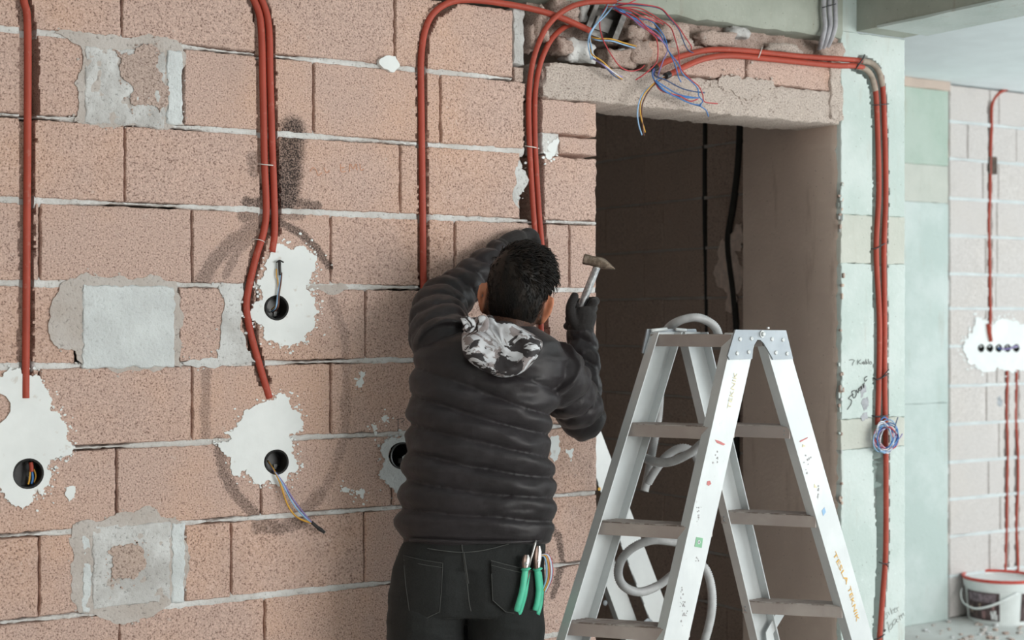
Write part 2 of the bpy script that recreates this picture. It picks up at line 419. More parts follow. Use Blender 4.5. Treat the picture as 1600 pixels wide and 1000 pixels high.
# short pieces between the conduit chase and the door
xa = px2x(846)
for a, b, zz0, zz1 in ((847, 932, 2.146, 2.243), (874, 932, 2.088, 2.137), (850, 932, 1.893, 2.078)):
    hf_block('block', px2x(a), px2x(b), zz0, zz1, mBlock, wall_front, back=0.2, edge=0.005)
hf_block('mortar_patch', px2x(846), px2x(873), 2.085, 2.145, mMortar, wall_front, lump=0.003)
hf_block('block', px2x(803), px2x(820), 2.335, 2.50, mPatch, wall_front, back=0.1, edge=0.006)
hf_block('block', px2x(804), px2x(819), 2.285, 2.327, mRub, wall_front, back=0.1, edge=0.006)
# mortar beds
def bed(z, x0, x1, h=0.0095, proud=0.0, mat=None, name='mortar_joint', frame=fr_front, res=0.006, cut=True):
    n = int((x1 - x0) / res) + 2; xs = np.linspace(x0, x1, n); ks = (-1, -0.45, 0.45, 1); sd = z * 7.3
    vs, fs = [], []
    cds = cut_depth(xs, np.full_like(xs, z)) if cut else np.zeros_like(xs)
    for x, cdp in zip(xs, cds):
        thin = 0.35 + 0.95 * max(-0.1, min(1, 0.5 + 1.6 * nz(x * 3.7, sd) + 0.5 * nz(x * 14, sd))); c = 0.004 * nz(x * 2.2, sd + 4)
        for k in ks:
            v = z + c + h * thin * k + 0.0026 * nz(x * 60, sd, k * 3) + 0.0016 * nz(x * 140, sd, k * 5)
            y = 0.0015 + proud + (0.008 if abs(k) == 1 else 0) + 0.003 * nz(x * 70, z * 60, k)
            y += float(cdp)
            vs.append(frame(x, v, y))
        vs.append(frame(x, z + 0.004, 0.085)); 
    for i in range(n - 1):
        for k in range(5): fs.append((i * 5 + k, i * 5 + (k + 1) % 5, (i + 1) * 5 + (k + 1) % 5, (i + 1) * 5 + k))
    return MB().add(vs, fs).build(name, mat or mMortar, wall_front if frame is fr_front else None, smooth=True, angle=60)
for r, z in enumerate(zJ[1:-1]):
    bed(z, -1.1, px2x(800) if r == 0 else px2x(822) if r == 1 else XD - 0.004, h=0.0125)
bed(1.886, px2x(850), XD - 0.003, h=0.02, proud=-0.003)
# filled put-log holes: grey mortar squares with a smear round them
def ragged(px, n=4, amp=0.35, seed=0):
    P = [Vector(p).to_2d() for p in px]; rnd = random.Random(seed)
    for _ in range(n):
        Q = []
        for a, b in zip(P, P[1:] + P[:1]):
            d = b - a; Q.append(a); Q.append((a + b) / 2 + Vector((-d.y, d.x)) * rnd.uniform(-amp, amp) * 0.5)
        P = Q
    return P
def splat(name, px, mat, parent, thick=0.003, seed=0, holes=(), flecks=0, fleck_px=16, n=3, amp=0.3, frame=None, right=False):
    to = frame or (lambda p, y: W(p[0], p[1], y)); rnd = random.Random(seed)
    P = ragged(px, n, amp, seed); mb = MB(); hs = []
    for hx, hy, hr in holes: hs.append([to((hx + hr * math.cos(a), hy + hr * math.sin(a)), -thick) for a in (2 * math.pi * k / 28 for k in range(28))])
    back = to(P[0], 0.004) - to(P[0], -thick); back = Vector((0, thick + 0.004, 0)) if frame is None else back
    mb.slab([to(p, -thick) for p in P], back, hs)
    cx = sum(p.x for p in P) / len(P)
    for k in range(flecks):
        p = rnd.choice(P); s = rnd.random() ** 1.5
        if right and p.x < cx and rnd.random() < 0.7: continue
        c = p + Vector((rnd.gauss(0, 0.5), rnd.gauss(0, 0.5))) * fleck_px; rr = rnd.uniform(0.6, 2.4) * (1.2 - s * 0.6)
        if any((c - Vector((hx, hy))).length < hr + 3 for hx, hy, hr in holes): continue
        poly = [c + Vector((math.cos(a), math.sin(a) * rnd.uniform(0.6, 1.2))) * rr * rnd.uniform(0.6, 1.3) for a in (2 * math.pi * q / 6 for q in range(6))]
        mb.slab([to(q, -thick * 0.7) for q in poly], back)
    return mb.build(name, mat, parent)
S = lambda px, mat, seed, **k: splat('mortar_smear', px, mat, wall_front, seed=seed, **k)
S([(84, 52), (125, 48), (165, 56), (205, 60), (232, 52), (262, 58), (284, 72), (290, 100), (284, 140), (278, 170), (288, 196), (262, 203), (225, 198), (200, 196), (160, 200), (130, 194), (116, 188), (124, 160), (116, 130), (130, 100), (126, 72)], mSmear, 3, thick=0.002, flecks=40, fleck_px=8)
S([(82, 470), (100, 440), (135, 425), (180, 432), (235, 428), (276, 440), (282, 470), (280, 520), (284, 575), (240, 582), (180, 582), (130, 574), (118, 548), (92, 545), (76, 520)], mSmear, 5, thick=0.002, flecks=40, fleck_px=8)
S([(114, 820), (140, 812), (178, 806), (200, 800), (234, 790), (252, 808), (284, 816), (292, 850), (296, 890), (288, 920), (268, 942), (230, 966), (195, 976), (165, 968), (124, 958), (112, 920), (116, 870)], mSmear, 8, thick=0.002, flecks=40, fleck_px=8)
S([(342, 448), (378, 444), (380, 490), (384, 540), (400, 566), (340, 574), (300, 572), (284, 566), (340, 560), (346, 520)], mPatch, 11, thick=0.002, flecks=30, fleck_px=10)
S([(415, 396), (440, 434), (500, 446), (530, 442), (545, 450), (480, 452)], mSmear, 12, thick=0.0015)
def patch(x0, y0, x1, y1, mat, lump):
    a, b = W(x0, y1), W(x1, y0)
    return hf_block('mortar_patch', a.x, b.x, a.z, W(x0, y0).z - 0.004, mat, wall_front, front=-0.004, res=0.0065, lump=lump, edge=0.006)
patch(132, 68, 258, 192, mPatch, 0.006); patch(260, 76, 284, 194, mPatchPale, 0.003)
splat('mortar_smear', [(182, 78), (215, 74), (252, 84), (256, 130), (250, 176), (222, 168), (205, 150), (190, 120)], mRub, wall_front, thick=0.007, seed=15, n=4, amp=0.6, flecks=60, fleck_px=14)
patch(128, 443, 272, 576, mPatchPale, 0.0018)
patch(128, 828, 142, 958, mPatchPale, 0.003); patch(143, 820, 266, 952, mPatch, 0.004); patch(267, 816, 288, 944, mPatchPale, 0.003)
splat('mortar_smear', [(168, 862), (200, 850), (222, 856), (226, 890), (205, 905), (180, 905)], mRub, wall_front, thick=0.0065, seed=16, n=4, amp=0.6, flecks=60, fleck_px=14)
# white plaster round the boxes
P1 = [(425, 392), (437, 380), (450, 388), (470, 384), (488, 395), (495, 420), (485, 440), (478, 452), (492, 470), (495, 490), (480, 520), (465, 538), (440, 541), (420, 532), (412, 515), (400, 503), (391, 496), (396, 480), (405, 470), (409, 455), (402, 440), (412, 415)]
P2 = [(418, 625), (432, 618), (445, 615), (452, 630), (462, 640), (470, 655), (465, 675), (450, 682), (458, 695), (465, 720), (462, 738), (448, 746), (440, 760), (425, 756), (415, 750), (408, 764), (398, 755), (390, 745), (385, 733), (374, 746), (364, 742), (362, 715), (345, 700), (332, 692), (350, 690), (362, 685), (350, 676), (370, 660), (385, 640), (400, 632)]
P3 = [(-12, 590), (14, 572), (32, 574), (50, 588), (62, 588), (70, 605), (82, 625), (78, 640), (95, 655), (105, 675), (113, 706), (95, 712), (78, 718), (73, 730), (77, 752), (66, 776), (57, 763), (45, 790), (35, 796), (14, 782), (6, 770), (-12, 760)]
P4 = [(602, 690), (612, 680), (632, 682), (644, 690), (650, 745), (622, 772), (605, 757), (595, 735), (598, 710)]
for k, (P, h, fl, rt) in enumerate(((P1, [(432, 481, 19.5)], 330, True), (P2, [(432, 722, 19.5)], 260, True), (P3, [(44, 740, 23.5)], 200, True), (P4, [(628, 712, 21)], 40, False))):
    splat('plaster_splat', P, mWhite if k < 3 else mPatchPale, wall_front, 0.0035, 21 + k, h, fl, 15, n=4, amp=0.6, right=rt)
splat('plaster_splat', [(592, 96), (600, 89), (618, 88), (625, 104), (616, 113), (604, 108)], mWhite, wall_front, 0.012, 31, n=2)
splat('plaster_splat', [(104, 762), (118, 760), (116, 776), (108, 784), (102, 774)], mWhite, wall_front, 0.002, 32, n=3, flecks=8, fleck_px=10)
for k, px in enumerate(([(563, 584), (572, 580), (568, 600), (560, 606)], [(596, 652), (604, 648), (602, 660)], [(582, 664), (588, 664), (586, 674)], [(534, 764), (548, 764), (545, 770)], [(556, 768), (570, 766), (566, 780)], [(860, 684), (874, 682), (872, 712), (866, 722)], [(884, 702), (896, 700), (892, 722)], [(849, 238), (872, 214), (868, 238), (858, 250)], [(806, 262), (812, 250), (816, 300), (812, 326)])):
    splat('plaster_splat', px, mWhite if k != 8 else mPatch, wall_front, 0.0018, 40 + k, n=3, amp=0.5, flecks=14, fleck_px=9)

# ---------------- over the door: lintel, course above it, rubble and the concrete beam
trim = tag(empty('trim_1', (px2x(1080), 0.1, 2.245), kind='structure'))
hf_block('lintel', px2x(843), px2x(1312), 2.247, 2.352, mLintel, trim, back=0.2, res=0.012, lump=0.004, edge=0.006)
for a, b, q0, q1, mt in ((1012, 1166, 2.36, 2.452, mBlock), (1170, 1299, 2.358, 2.446, mBlock)):
    hf_block('block', px2x(a), px2x(b), q0, q1, mt, trim, back=0.2, front=0.004, res=0.012, lump=0.002, edge=0.006)
hf_block('mortar_fill', px2x(1296), px2x(1316), 2.26, 2.455, mLintel, trim, back=0.1, front=-0.004, lump=0.006, edge=0.008, res=0.012)
hf_block('mortar_fill', px2x(838), px2x(1316), 2.440, 2.540, mRub, trim, back=0.2, front=0.055, lump=0.018, edge=0.006, res=0.012)
splat('mortar_smear', [(1110, 135), (1150, 118), (1190, 122), (1215, 138), (1190, 152), (1150, 150)], mLintel, trim, 0.004, 51, n=4, amp=0.6, flecks=40)
def rock(c, r, mat, parent, seed, name='rubble'):
    mb = MB(); mb.ball((0, 0, 0), (1, 1, 1), 14 if max(r) < 0.015 else 26, 9 if max(r) < 0.015 else 18)
    mb.v = [Vector([q * k for q, k in zip(p * (0.15 + 0.75 / max(abs(p.x), abs(p.y), abs(p.z))), r)]) for p in mb.v]
    mb.v = [Vector(c) + p * (1 + 0.42 * nz(p.x * 20 + seed, p.y * 20, p.z * 20) + 0.26 * nz(p.x * 55, p.y * 55 + seed, p.z * 55) + 0.12 * nz(p.x * 140, p.y * 140, p.z * 140 + seed)) for p in mb.v]
    return mb.build(name, mat, parent, smooth=True)
ROCKS = [(873, 72, .03, .045, .03, mRub), (898, 80, .045, .04, .033, mMortar), (960, 92, .05, .04, .03, mRub), (992, 84, .035, .04, .038, mRub), (975, 88, .03, .03, .02, mWhite), (905, 76, .025, .025, .022, mWhite),
  (838, 40, .026, .05, .05, mRub), (870, 14, .035, .05, .03, mRub), (885, 28, .03, .04, .026, mRub), (828, 62, .02, .04, .04, mRub), (905, 24, .014, .03, .03, mPatch), (985, 54, .035, .04, .022, mRub), (1010, 12, .03, .03, .02, mPatchPale),
  (1050, 50, .06, .03, .03, mRub), (1110, 62, .07, .03, .025, mRub), (1060, 70, .05, .03, .02, mLintel), (1290, 84, .045, .04, .03, mRub), (1300, 70, .03, .03, .03, mRub), (1150, 50, .04, .03, .02, mPatch), (1225, 76, .07, .025, .016, mLintel), (845, 130, .016, .03, .05, mRub), (1004, 36, .03, .03, .02, mRub)]
for k, (a, b, rx, ry, rz, mt) in enumerate(ROCKS): rock(W(a, b, 0.03), (rx, ry, rz), mt, trim, k * 3.1)
beam = MB()
n = 120; xs = np.linspace(-1.2, XC0, n); rings = []
for x in xs:
    e = 0.012 * nz(x * 14) + 0.008 * nz(x * 50, 3); k = 0.010 * max(0, nz(x * 9, 7))
    rings.append([(x, -0.012, 2.87), (x, -0.012 + k, 2.552 + e), (x, -0.002 + k, 2.535 + e), (x, 0.04, 2.53), (x, 0.22, 2.53), (x, 0.22, 2.87)])
beam.loft(rings); tag(beam.build('trim_2', mBeam, base=False, smooth=True, angle=35), kind='structure')
trim3 = tag(MB().box((XC0 + 0.075, -8.4, 2.565), (XC1 - 0.004, 0.0, 2.87)).build('trim_3', mBeam, base=False), kind='structure')
rings = []
for i in range(60):
    y = -6.0 + i * 0.1; e = 0.006 * nz(y * 5); rings.append([(XC0 + 0.07 + e, y, 2.56 + 0.004 * nz(y * 9)), (XC1, y, 2.557), (XC1, y, 2.5645), (XC0 + 0.07 + e, y, 2.568)])
MB().loft(rings).build('bounce_lit_skin', mGreen, trim3)  # lighter tone paints bounced floor light onto the beam's underside

# ---------------- concrete column beside the door
column = empty('concrete_column', ((XC0 + XC1) / 2, YC / 2, 0), 'pale green raw concrete column beside the doorway with red conduits', 'column')
def col_face(z0, z1, mat, name='column_face', front=-0.004): return hf_block(name, XC0, XC1, z0, z1, mat, column, back=0.05, front=front, res=0.0065 if z1 > 0.5 else 0.02, rnd=0.003, edge=0.0035)
zb1, zb0 = W(1360, 337).z, W(1360, 412).z
zd1, zd0 = W(1360, 653).z, W(1360, 700).z
col_face(zb1, 2.56, mGreen); col_face(zb0, zb1, mBeige, 'repair_patch', -0.0025); col_face(zd1, zb0, mGreen); col_face(zd0, zd1, mBeige, 'repair_patch', -0.003); col_face(0.0, zd0, mGreen)
MB().box((XC0 + 0.001, 0.0, 2.56), (XC0 + 0.078, 0.2, 2.868)).build('column_head', mGreen, column)
MB().box((XC0 + 0.012, 0.05, 0), (XC1, YC, 2.56)).build('column_core', mGreen, column)
# brown render on the side of the column towards the doorway
rings = []; nn = 170
for i in range(nn):
    z = 2.56 * i / (nn - 1); rag = 0.010 * nz(z * 16) + 0.012 * nz(z * 45, 2)
    rings.append([(XC0 - 0.004, 0.012 + max(-0.012, rag), z), (XC0 - 0.012, 0.03 + rag, z), (XC0 - 0.012 + 0.002 * nz(z * 8, 5), 0.2, z), (XC0 - 0.012, YC, z), (XC0 + 0.02, YC, z), (XC0 + 0.013, 0.03, z)])
MB().loft(rings).build('brown_render', mRender, column, smooth=True, angle=40)
for k in range(46):                           # crumbs of plaster clinging to the arris
    z = random.choice((random.uniform(0.9, 2.2), random.gauss(1.38, 0.05), random.gauss(1.98, 0.06)))
    rock((XC0 - random.uniform(-0.006, 0.006), -0.004 + random.uniform(-0.004, 0.008), z), (random.uniform(.003, .007), .005, random.uniform(.004, .011)), random.choice((mPatchPale, mRub, mRender, mGreen)), column, k, 'plaster_crumb')
mSmudge = simple('grey_smudge', (0.40, 0.41, 0.44), 0.9, var=0.2)
for k, px in enumerate(([(1344, 605), (1352, 600), (1354, 612), (1346, 622)], [(1346, 628), (1356, 620), (1358, 634), (1350, 642)], [(1345, 650), (1355, 644), (1358, 654), (1348, 658)])):
    splat('grey_smudge', px, mSmudge, column, 0.0048, 65 + k, n=3, amp=0.4)

# ---------------- room behind the doorway
XW = XC0 + 0.27
wall_inner = tag(MB().box((XW + 0.05, YC, 0), (XW + 0.2, 3.2, 2.87)).build('wall_inner', mGap, base=False), kind='structure')
fr_in = lambda u, v, d: (XW + d, u, v)
zJ_in = [2.87, 2.695] + zJ
for r in range(0, 15):
    z1, z0 = zJ_in[r] - 0.005, max(zJ_in[r + 1] + 0.005, 0)
    off = XP(1006, 500, XW).y if r % 2 else XP(1036, 500, XW).y
    us = sorted(off + 0.4 * k for k in range(-4, 7)); us = [YC] + [u for u in us if YC + 0.05 < u < 3.2] + [3.2]
    slot = XP(1101, 500, XW).y
    for a, b in zip(us, us[1:]):
        for p, q in (((a, slot - 0.012), (slot + 0.012, b)) if a - 0.012 < slot < b + 0.012 else ((a, b),)):
            if q - p > 0.02: hf_block('block', p + 0.002, q - 0.002, z0, z1, mBlockB, wall_inner, frame=fr_in, cut=False, res=0.05)
    if r < 14:
        n = 60; rings = []
        for i in range(n):
            u = YC + (3.2 - YC) * i / (n - 1); h = 0.006 + 0.004 * nz(u * 6, r)
            rings.append([(XW + 0.004, u, zJ_in[r + 1] - h), (XW + 0.004, u, zJ_in[r + 1] + h), (XW + 0.05, u, zJ_in[r + 1] + h), (XW + 0.05, u, zJ_in[r + 1] - h)])
        MB().loft(rings).build('mortar_joint', mSmear, wall_inner)
splat('plaster_splat', [(1122, 390), (1130, 372), (1140, 392), (1150, 350), (1160, 348), (1164, 372), (1158, 392), (1148, 392), (1154, 412), (1160, 440), (1150, 460), (1142, 490), (1134, 486), (1136, 458), (1120, 446), (1114, 425), (1124, 405)], simple('pink_plaster', (0.86, 0.70, 0.62), 0.9), wall_inner, 0.004, 71, n=3, amp=0.35, frame=lambda p, y: XP(p[0], p[1], XW - 0.004 + y))
mBlackPipe = simple('black_pipe', (0.03, 0.028, 0.026), 0.6)
for k, pts in enumerate(([(1101, 150), (1101, 330), (1104, 420), (1106, 560), (1106, 760)], [(1158, 150), (1154, 250), (1146, 320), (1138, 380), (1148, 470), (1152, 560), (1150, 800)])):
    MB().tube(spline([XP(a, b, XW + (0.012 if k == 0 else -0.006)) for a, b in pts], 6), 0.011 if k == 0 else 0.014, 8).build('black_hose', mBlackPipe, wall_inner, smooth=True)
tag(MB().box((0.6, 3.2, 0), (XW + 0.2, 3.4, 2.87)).build('wall_back', mWall), kind='structure')
tag(MB().box((0.4, 0.2, 0), (0.6, 3.4, 2.87)).build('wall_partition', mWall), kind='structure')

# ---------------- far wall of the next room
YF = 1.973
xf0, xf1 = W(1413, 500, YF).x - 0.25, W(1475, 500, YF).x
wall_far = tag(MB().box((XW + 0.2, YF + 0.055, 0), (10.4, YF + 0.25, 2.87)).build('wall_far', mGap, base=False), kind='structure')
far_col = empty('concrete_column', ((xf0 + xf1) / 2, YF, 0), 'blurred pale green concrete column at the far block wall', 'column')
fr_far = lambda u, v, d: (u, YF + d, v)
for a, b, mt in ((2.42, 2.82, mGreen2), (2.22, 2.42, mBeige), (1.16, 2.22, mGreen), (0.0, 1.16, mGreen)):
    hf_block('column_face', xf0, xf1, a, b, mt, far_col, frame=lambda u, v, d: (u, YF - 0.03 + d, v), cut=False, res=0.05, back=0.09, edge=0.004)
hf_block('column_head', xf0, xf1 + 0.01, 2.82, 2.87, mRender, far_col, frame=lambda u, v, d: (u, YF - 0.035 + d, v), cut=False, res=0.05, back=0.09)
FJ = [190, 248, 310, 368, 428, 482, 541, 603, 663, 722, 780, 838, 900]
fz = [2.868] + [W(1490, y, YF).z for y in FJ] + [0.0]
fj = [[1547, 1561], [1512, 1588], [1536, 1560], [1558], [1540, 1558], [1556], [1540], [1542, 1557], [1541], [1561], [1545], [1563], [1546], [1562]]
FCH = [W(1551, 300, YF).x, W(1573, 700, YF).x, W(1588.5, 700, YF).x]
xw0 = W(1484, 500, YF).x
FHOLES = [(W(1533 + 13.7 * k, 544, YF).x, W(1533 + 13.7 * k, 544, YF).z) for k in range(5)]
FLINES = [(W(1547, 300, YF).x, W(1547, 528, YF).z, 2.8), (W(1573, 700, YF).x, 0.1, W(1573, 552, YF).z), (W(1589, 700, YF).x, 0.1, W(1589, 552, YF).z)]
def far_cut(x, z):
    d = np.zeros_like(x)
    for hx, hz in FHOLES: d = np.maximum(d, 0.045 * np.clip((0.0235 - np.hypot(x - hx, z - hz)) / 0.004, 0, 1))
    for lx, za, zb in FLINES: d = np.maximum(d, 0.030 * np.clip((0.0165 + 0.004 * np.sin(z * 60) - np.abs(x - lx)) / 0.006, 0, 1) * ((z > za) & (z < zb)))
    return d
def far_touch(a, b, z0, z1):
    X, Z = np.meshgrid(np.linspace(a, b, 60), np.linspace(z0, z1, 40)); return far_cut(X, Z).max() > 0.002
for r in range(len(fz) - 1):
    z1, z0 = fz[r] - 0.005, fz[r + 1] + 0.005
    cuts = [W(p, 500, YF).x for p in fj[r % len(fj)]]; u = cuts[-1] + 0.4
    while u < 10.3: cuts.append(u); u += 0.4
    ed = [xw0] + cuts + [10.35]
    for a, b in zip(ed, ed[1:]):
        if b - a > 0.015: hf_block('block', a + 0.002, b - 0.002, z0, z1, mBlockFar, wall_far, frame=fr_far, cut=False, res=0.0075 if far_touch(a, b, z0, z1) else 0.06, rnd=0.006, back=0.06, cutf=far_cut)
    if r:
        n = 80; rings = []
        for i in range(n):
            x = xw0 + (10.3 - xw0) * i / (n - 1); h = 0.009 + 0.006 * nz(x * 5, r)
            rings.append([(x, YF + 0.001, fz[r] - h), (x, YF + 0.001, fz[r] + h), (x, YF + 0.05, fz[r] + h), (x, YF + 0.05, fz[r] - h)])
        MB().loft(rings).build('mortar_joint', mPatchPale, wall_far)
for k in range(26): rock((xf1 + random.uniform(0.005, 0.03), YF + 0.02, random.uniform(0.2, 2.8)), (.012, .02, random.uniform(.02, .07)), random.choice((mSmear, mRub, mPatch)), wall_far, k * 1.7, 'mortar_lump')
FS = lambda px, mat, seed, **k: splat('plaster_splat', px, mat, wall_far, 0.006, seed, frame=lambda p, y: W(p[0], p[1], YF + y), **k)
FS([(1505, 545), (1508, 530), (1520, 512), (1526, 496), (1540, 500), (1556, 505), (1580, 500), (1600, 506), (1625, 520), (1628, 560), (1610, 576), (1590, 578), (1560, 574), (1535, 580), (1524, 570), (1512, 560)], mWhite, 81, n=4, amp=0.7, flecks=120, fleck_px=12, holes=[(1533 + 13.7 * k, 544, 5.6) for k in range(5)])
splat('grey_smudge', [(1557, 622), (1563, 618), (1567, 626), (1563, 636), (1558, 630)], mSmudge, wall_far, 0.002, 84, n=3, amp=0.4, frame=lambda p, y: W(p[0], p[1], YF + y))
MB().box((FCH[0] - 0.035, YF + 0.003 - 0.008, W(1550, 272, YF).z), (FCH[0] + 0.03, YF + 0.05, W(1550, 245, YF).z)).build('hole_shade_block', mGap, wall_far)  # solid dark block, the shade of a hole put in as colour
# debris on the floor
for k in range(90):
    p = ZP(random.uniform(1425, 1640), random.uniform(955, 1030), 0.0)
    if p.y > YF - 0.05: continue
    s = random.uniform(.004, .014); rock((p.x, p.y, s * 0.4), (s * 1.3, s, s * 0.7), random.choice((mSmear, mRub, mPatch)), bpy.data.objects['floor'], k, 'crumb')

# ================================================================== conduits
def conduit_mat(name, c):
    m = M(name, 0.55, 0, 0.4); n = m.noise(9, 3); d = m.noise(60, 3)
    m.color(m.mix(d.ramp(0.60, 0.75) * 0.2, m.mix(n.ramp(0.3, 0.7), tuple(v * 0.85 for v in c), c), (0.55, 0.36, 0.29))); return m.m
mRed = conduit_mat('red_conduit', (0.44, 0.068, 0.040)); mRedFar = mRed
mDust = simple('dusty_conduit', (0.36, 0.30, 0.25), 0.8, var=0.2, scale=30)
mTie = simple('black_tie', (0.03, 0.03, 0.033), 0.4); mTieW = simple('pale_tie', (0.72, 0.66, 0.62), 0.4)
mGreyPipe = simple('grey_conduit', (0.40, 0.40, 0.43), 0.5, var=0.15)
def pipe(pts, y, r=PIPE_R, n=7, plane=None):
    ys = y if isinstance(y, (list, tuple)) else [y] * len(pts)
    return MB().tube(spline([W(a, b, q) for (a, b), q in zip(pts, ys)], n), r, 12)
def conduit(key, label, y=0.0, r=PIPE_R, group='red conduits on the block wall'):
    return tag(pipe(PIPES[key], y, r).build('conduit', mRed, smooth=True), label, 'conduit', group)
conduit('a', 'red plastic conduit in a chase at the far left edge of the block wall')
conduit('b', 'red conduit bending in an S beside the upper round box', 0.0)
conduit('c', 'straight red conduit ending at the upper white plaster splat', 0.0)
conduit('d', 'red conduit arching over and running down behind the left arm', [-.03, -.022, -.016, -.01, -.008, -.006, -.003, 0, 0, 0, 0, 0, 0, 0])
conduit('e', 'red conduit arching highest from the wire box down behind the head', [-.05, -.048, -.042, -.03, -.012, 0, 0, 0, 0, 0, 0, 0, 0, 0], r=0.008)
conduit('f', 'shorter red conduit curving inside its twin right of the head', [0.03, .015, .0, -.004, 0, 0, 0, 0, 0, 0], r=0.008)
conduit('g', 'red conduit over the door that runs down the column to the floor', [-.03, -.025, -.02, -.014, -.012, -.01, -.008] + [0] * 14)
conduit('h', 'red conduit over the door that ends at the wire coil on the column', [-.05, -.045, -.03, -.016, -.012, -.01, -.006] + [0] * 9)
dusty = empty('dusty_bend', W(1362, 120), 'dusty mortar-smeared bend of the two conduits at the column top', 'conduit bend')
for key, a, b in (('g', 7, 11), ('h', 6, 10)): pipe(PIPES[key][a:b], -0.0006, PIPE_R + 0.0007).build('sleeve', mDust, dusty, smooth=True)
def tie(pts, mat, label, y=-0.012, r=0.0016, group='cable ties on the conduits', tail=None):
    mb = MB().tube(spline([W(a, b, y + (0.012 if i in (0, len(pts) - 1) else 0)) for i, (a, b) in enumerate(pts)], 4), r, 6)
    if tail: mb.tube([W(*tail[0], y - 0.002), W(*tail[1], y - 0.012)], r * 0.9, 6)
    return tag(mb.build('cable_tie', mat, smooth=True), label, 'cable tie', group)
tie([(405, 256), (411, 257), (423, 258), (430, 259)], mTieW, 'thin pale tie round the conduit pair above the upper box')
tie([(820, 228), (827, 229), (834, 230), (842, 232)], mTieW, 'thin pale tie round the conduit pair left of the doorway')
tie([(1182, 94), (1186, 88), (1189, 80), (1191, 74)], mTieW, 'pale wire tie round the conduit pair above the lintel', y=-0.024)
tie([(1336, 108), (1341, 102), (1348, 92), (1351, 86)], mTie, 'black tie at the right end of the conduits above the lintel', y=-0.018, r=0.003)
tie([(1362, 164), (1370, 164), (1382, 163), (1390, 162)], mTie, 'black tie round the conduits near the column top')
tie([(1360, 389), (1369, 388), (1378, 383), (1389, 377)], mTie, 'dark tie round the conduits at the beige repair patch', r=0.002)
tie([(1364, 590), (1371, 593), (1382, 588), (1390, 583)], mTie, 'black tie with a long tail above the wire coil', r=0.0024, tail=[(1378, 590), (1389, 577)])
tie([(1360, 649), (1370, 651), (1381, 650), (1390, 648)], mTie, 'black tie right above the coiled wires', r=0.0028)
tie([(1373, 878), (1378, 880), (1385, 881), (1391, 878)], mTie, 'black tie round the single conduit low on the column', r=0.002, tail=[(1384, 881), (1388, 886)])
tie([(1366, 999), (1372, 998), (1379, 994), (1383, 990)], mTie, 'dark tie round the conduit near the column foot', r=0.002)
tie([(394, 374), (402, 374), (410, 376), (414, 379)], mTieW, 'tiny white tie where the bending conduit leaves its twin', r=0.001)
gc = empty('grey_conduit_bundle', W(1296, 70, -0.02), 'three grey conduits running up beside the beam corner', 'conduit')
for k in range(3):
    pts = [(1288 + 8 * k, -30), (1287 + 9 * k, 15), (1289 + 8 * k, 40), (1285 + 7 * k, 60), (1280 + 5 * k, 78)]
    pipe(pts, [-.03, -.03, -.03, -.025, 0.02], 0.0082).build('grey_conduit', mGreyPipe, gc, smooth=True)
for k in range(1): MB().tube([W(1285 + 2 * k, 12 + 14 * k, -.042), W(1306, 6 + 15 * k, -.042)], 0.0015, 6).build('tie_wire', mTie, gc)

# ---------------- conduits on the far wall
def far_pipe(pts, label, r=0.0088, y=0.002):
    jig = [W(a + random.uniform(-.5, .5), b, YF + y) for a, b in pts]
    return tag(MB().tube(spline(jig, 6), r, 10).build('conduit', mRedFar, smooth=True), label, 'conduit', 'red conduits on the far wall')
far_pipe([(1640, 124), (1600, 134), (1575, 139), (1558, 148), (1550, 165), (1549, 200), (1547, 250), (1547, 300), (1545, 345), (1546, 400), (1546, 450), (1547, 485), (1547, 528)], 'red conduit curving down the far wall to the row of boxes')
far_pipe([(1573, 552), (1574, 600), (1572, 640), (1574, 700), (1573, 760), (1573, 820), (1571, 870), (1570, 900)], 'left of two red conduits dropping from the far boxes to the floor', 0.0075)
far_pipe([(1588, 552), (1588, 600), (1587, 650), (1590, 700), (1590, 760), (1588, 820), (1590, 870), (1590, 900)], 'right of two red conduits dropping from the far boxes to the floor', 0.0075)
tag(MB().tube([W(1544, 506, YF - .012), W(1546, 520, YF - .014), W(1548, 533, YF - .01)], 0.012, 10).build('conduit_sleeve', mRed, smooth=True), 'fat red sleeve above the row of far boxes', 'sleeve')
mBlack = simple('black_plastic', (0.022, 0.021, 0.021), 0.35, var=0.3)
mBlackIn = simple('black_inside', (0.012, 0.012, 0.012), 0.25)
mBlue = simple('blue_wire', (0.06, 0.20, 0.50), 0.4); mCyan = simple('light_blue_wire', (0.30, 0.50, 0.75), 0.4); mRedW = simple('red_wire', (0.50, 0.05, 0.06), 0.4)
mYel = simple('yellow_wire', (0.68, 0.36, 0.05), 0.4); mBrn = simple('brown_wire', (0.14, 0.06, 0.04), 0.4); mWhiteW = simple('white_wire', (0.75, 0.76, 0.82), 0.4)
mPink = simple('pink_wire', (0.70, 0.35, 0.42), 0.4); mNavy = simple('navy_wire', (0.05, 0.09, 0.20), 0.4); mPurp = simple('violet_wire', (0.25, 0.20, 0.45), 0.4)
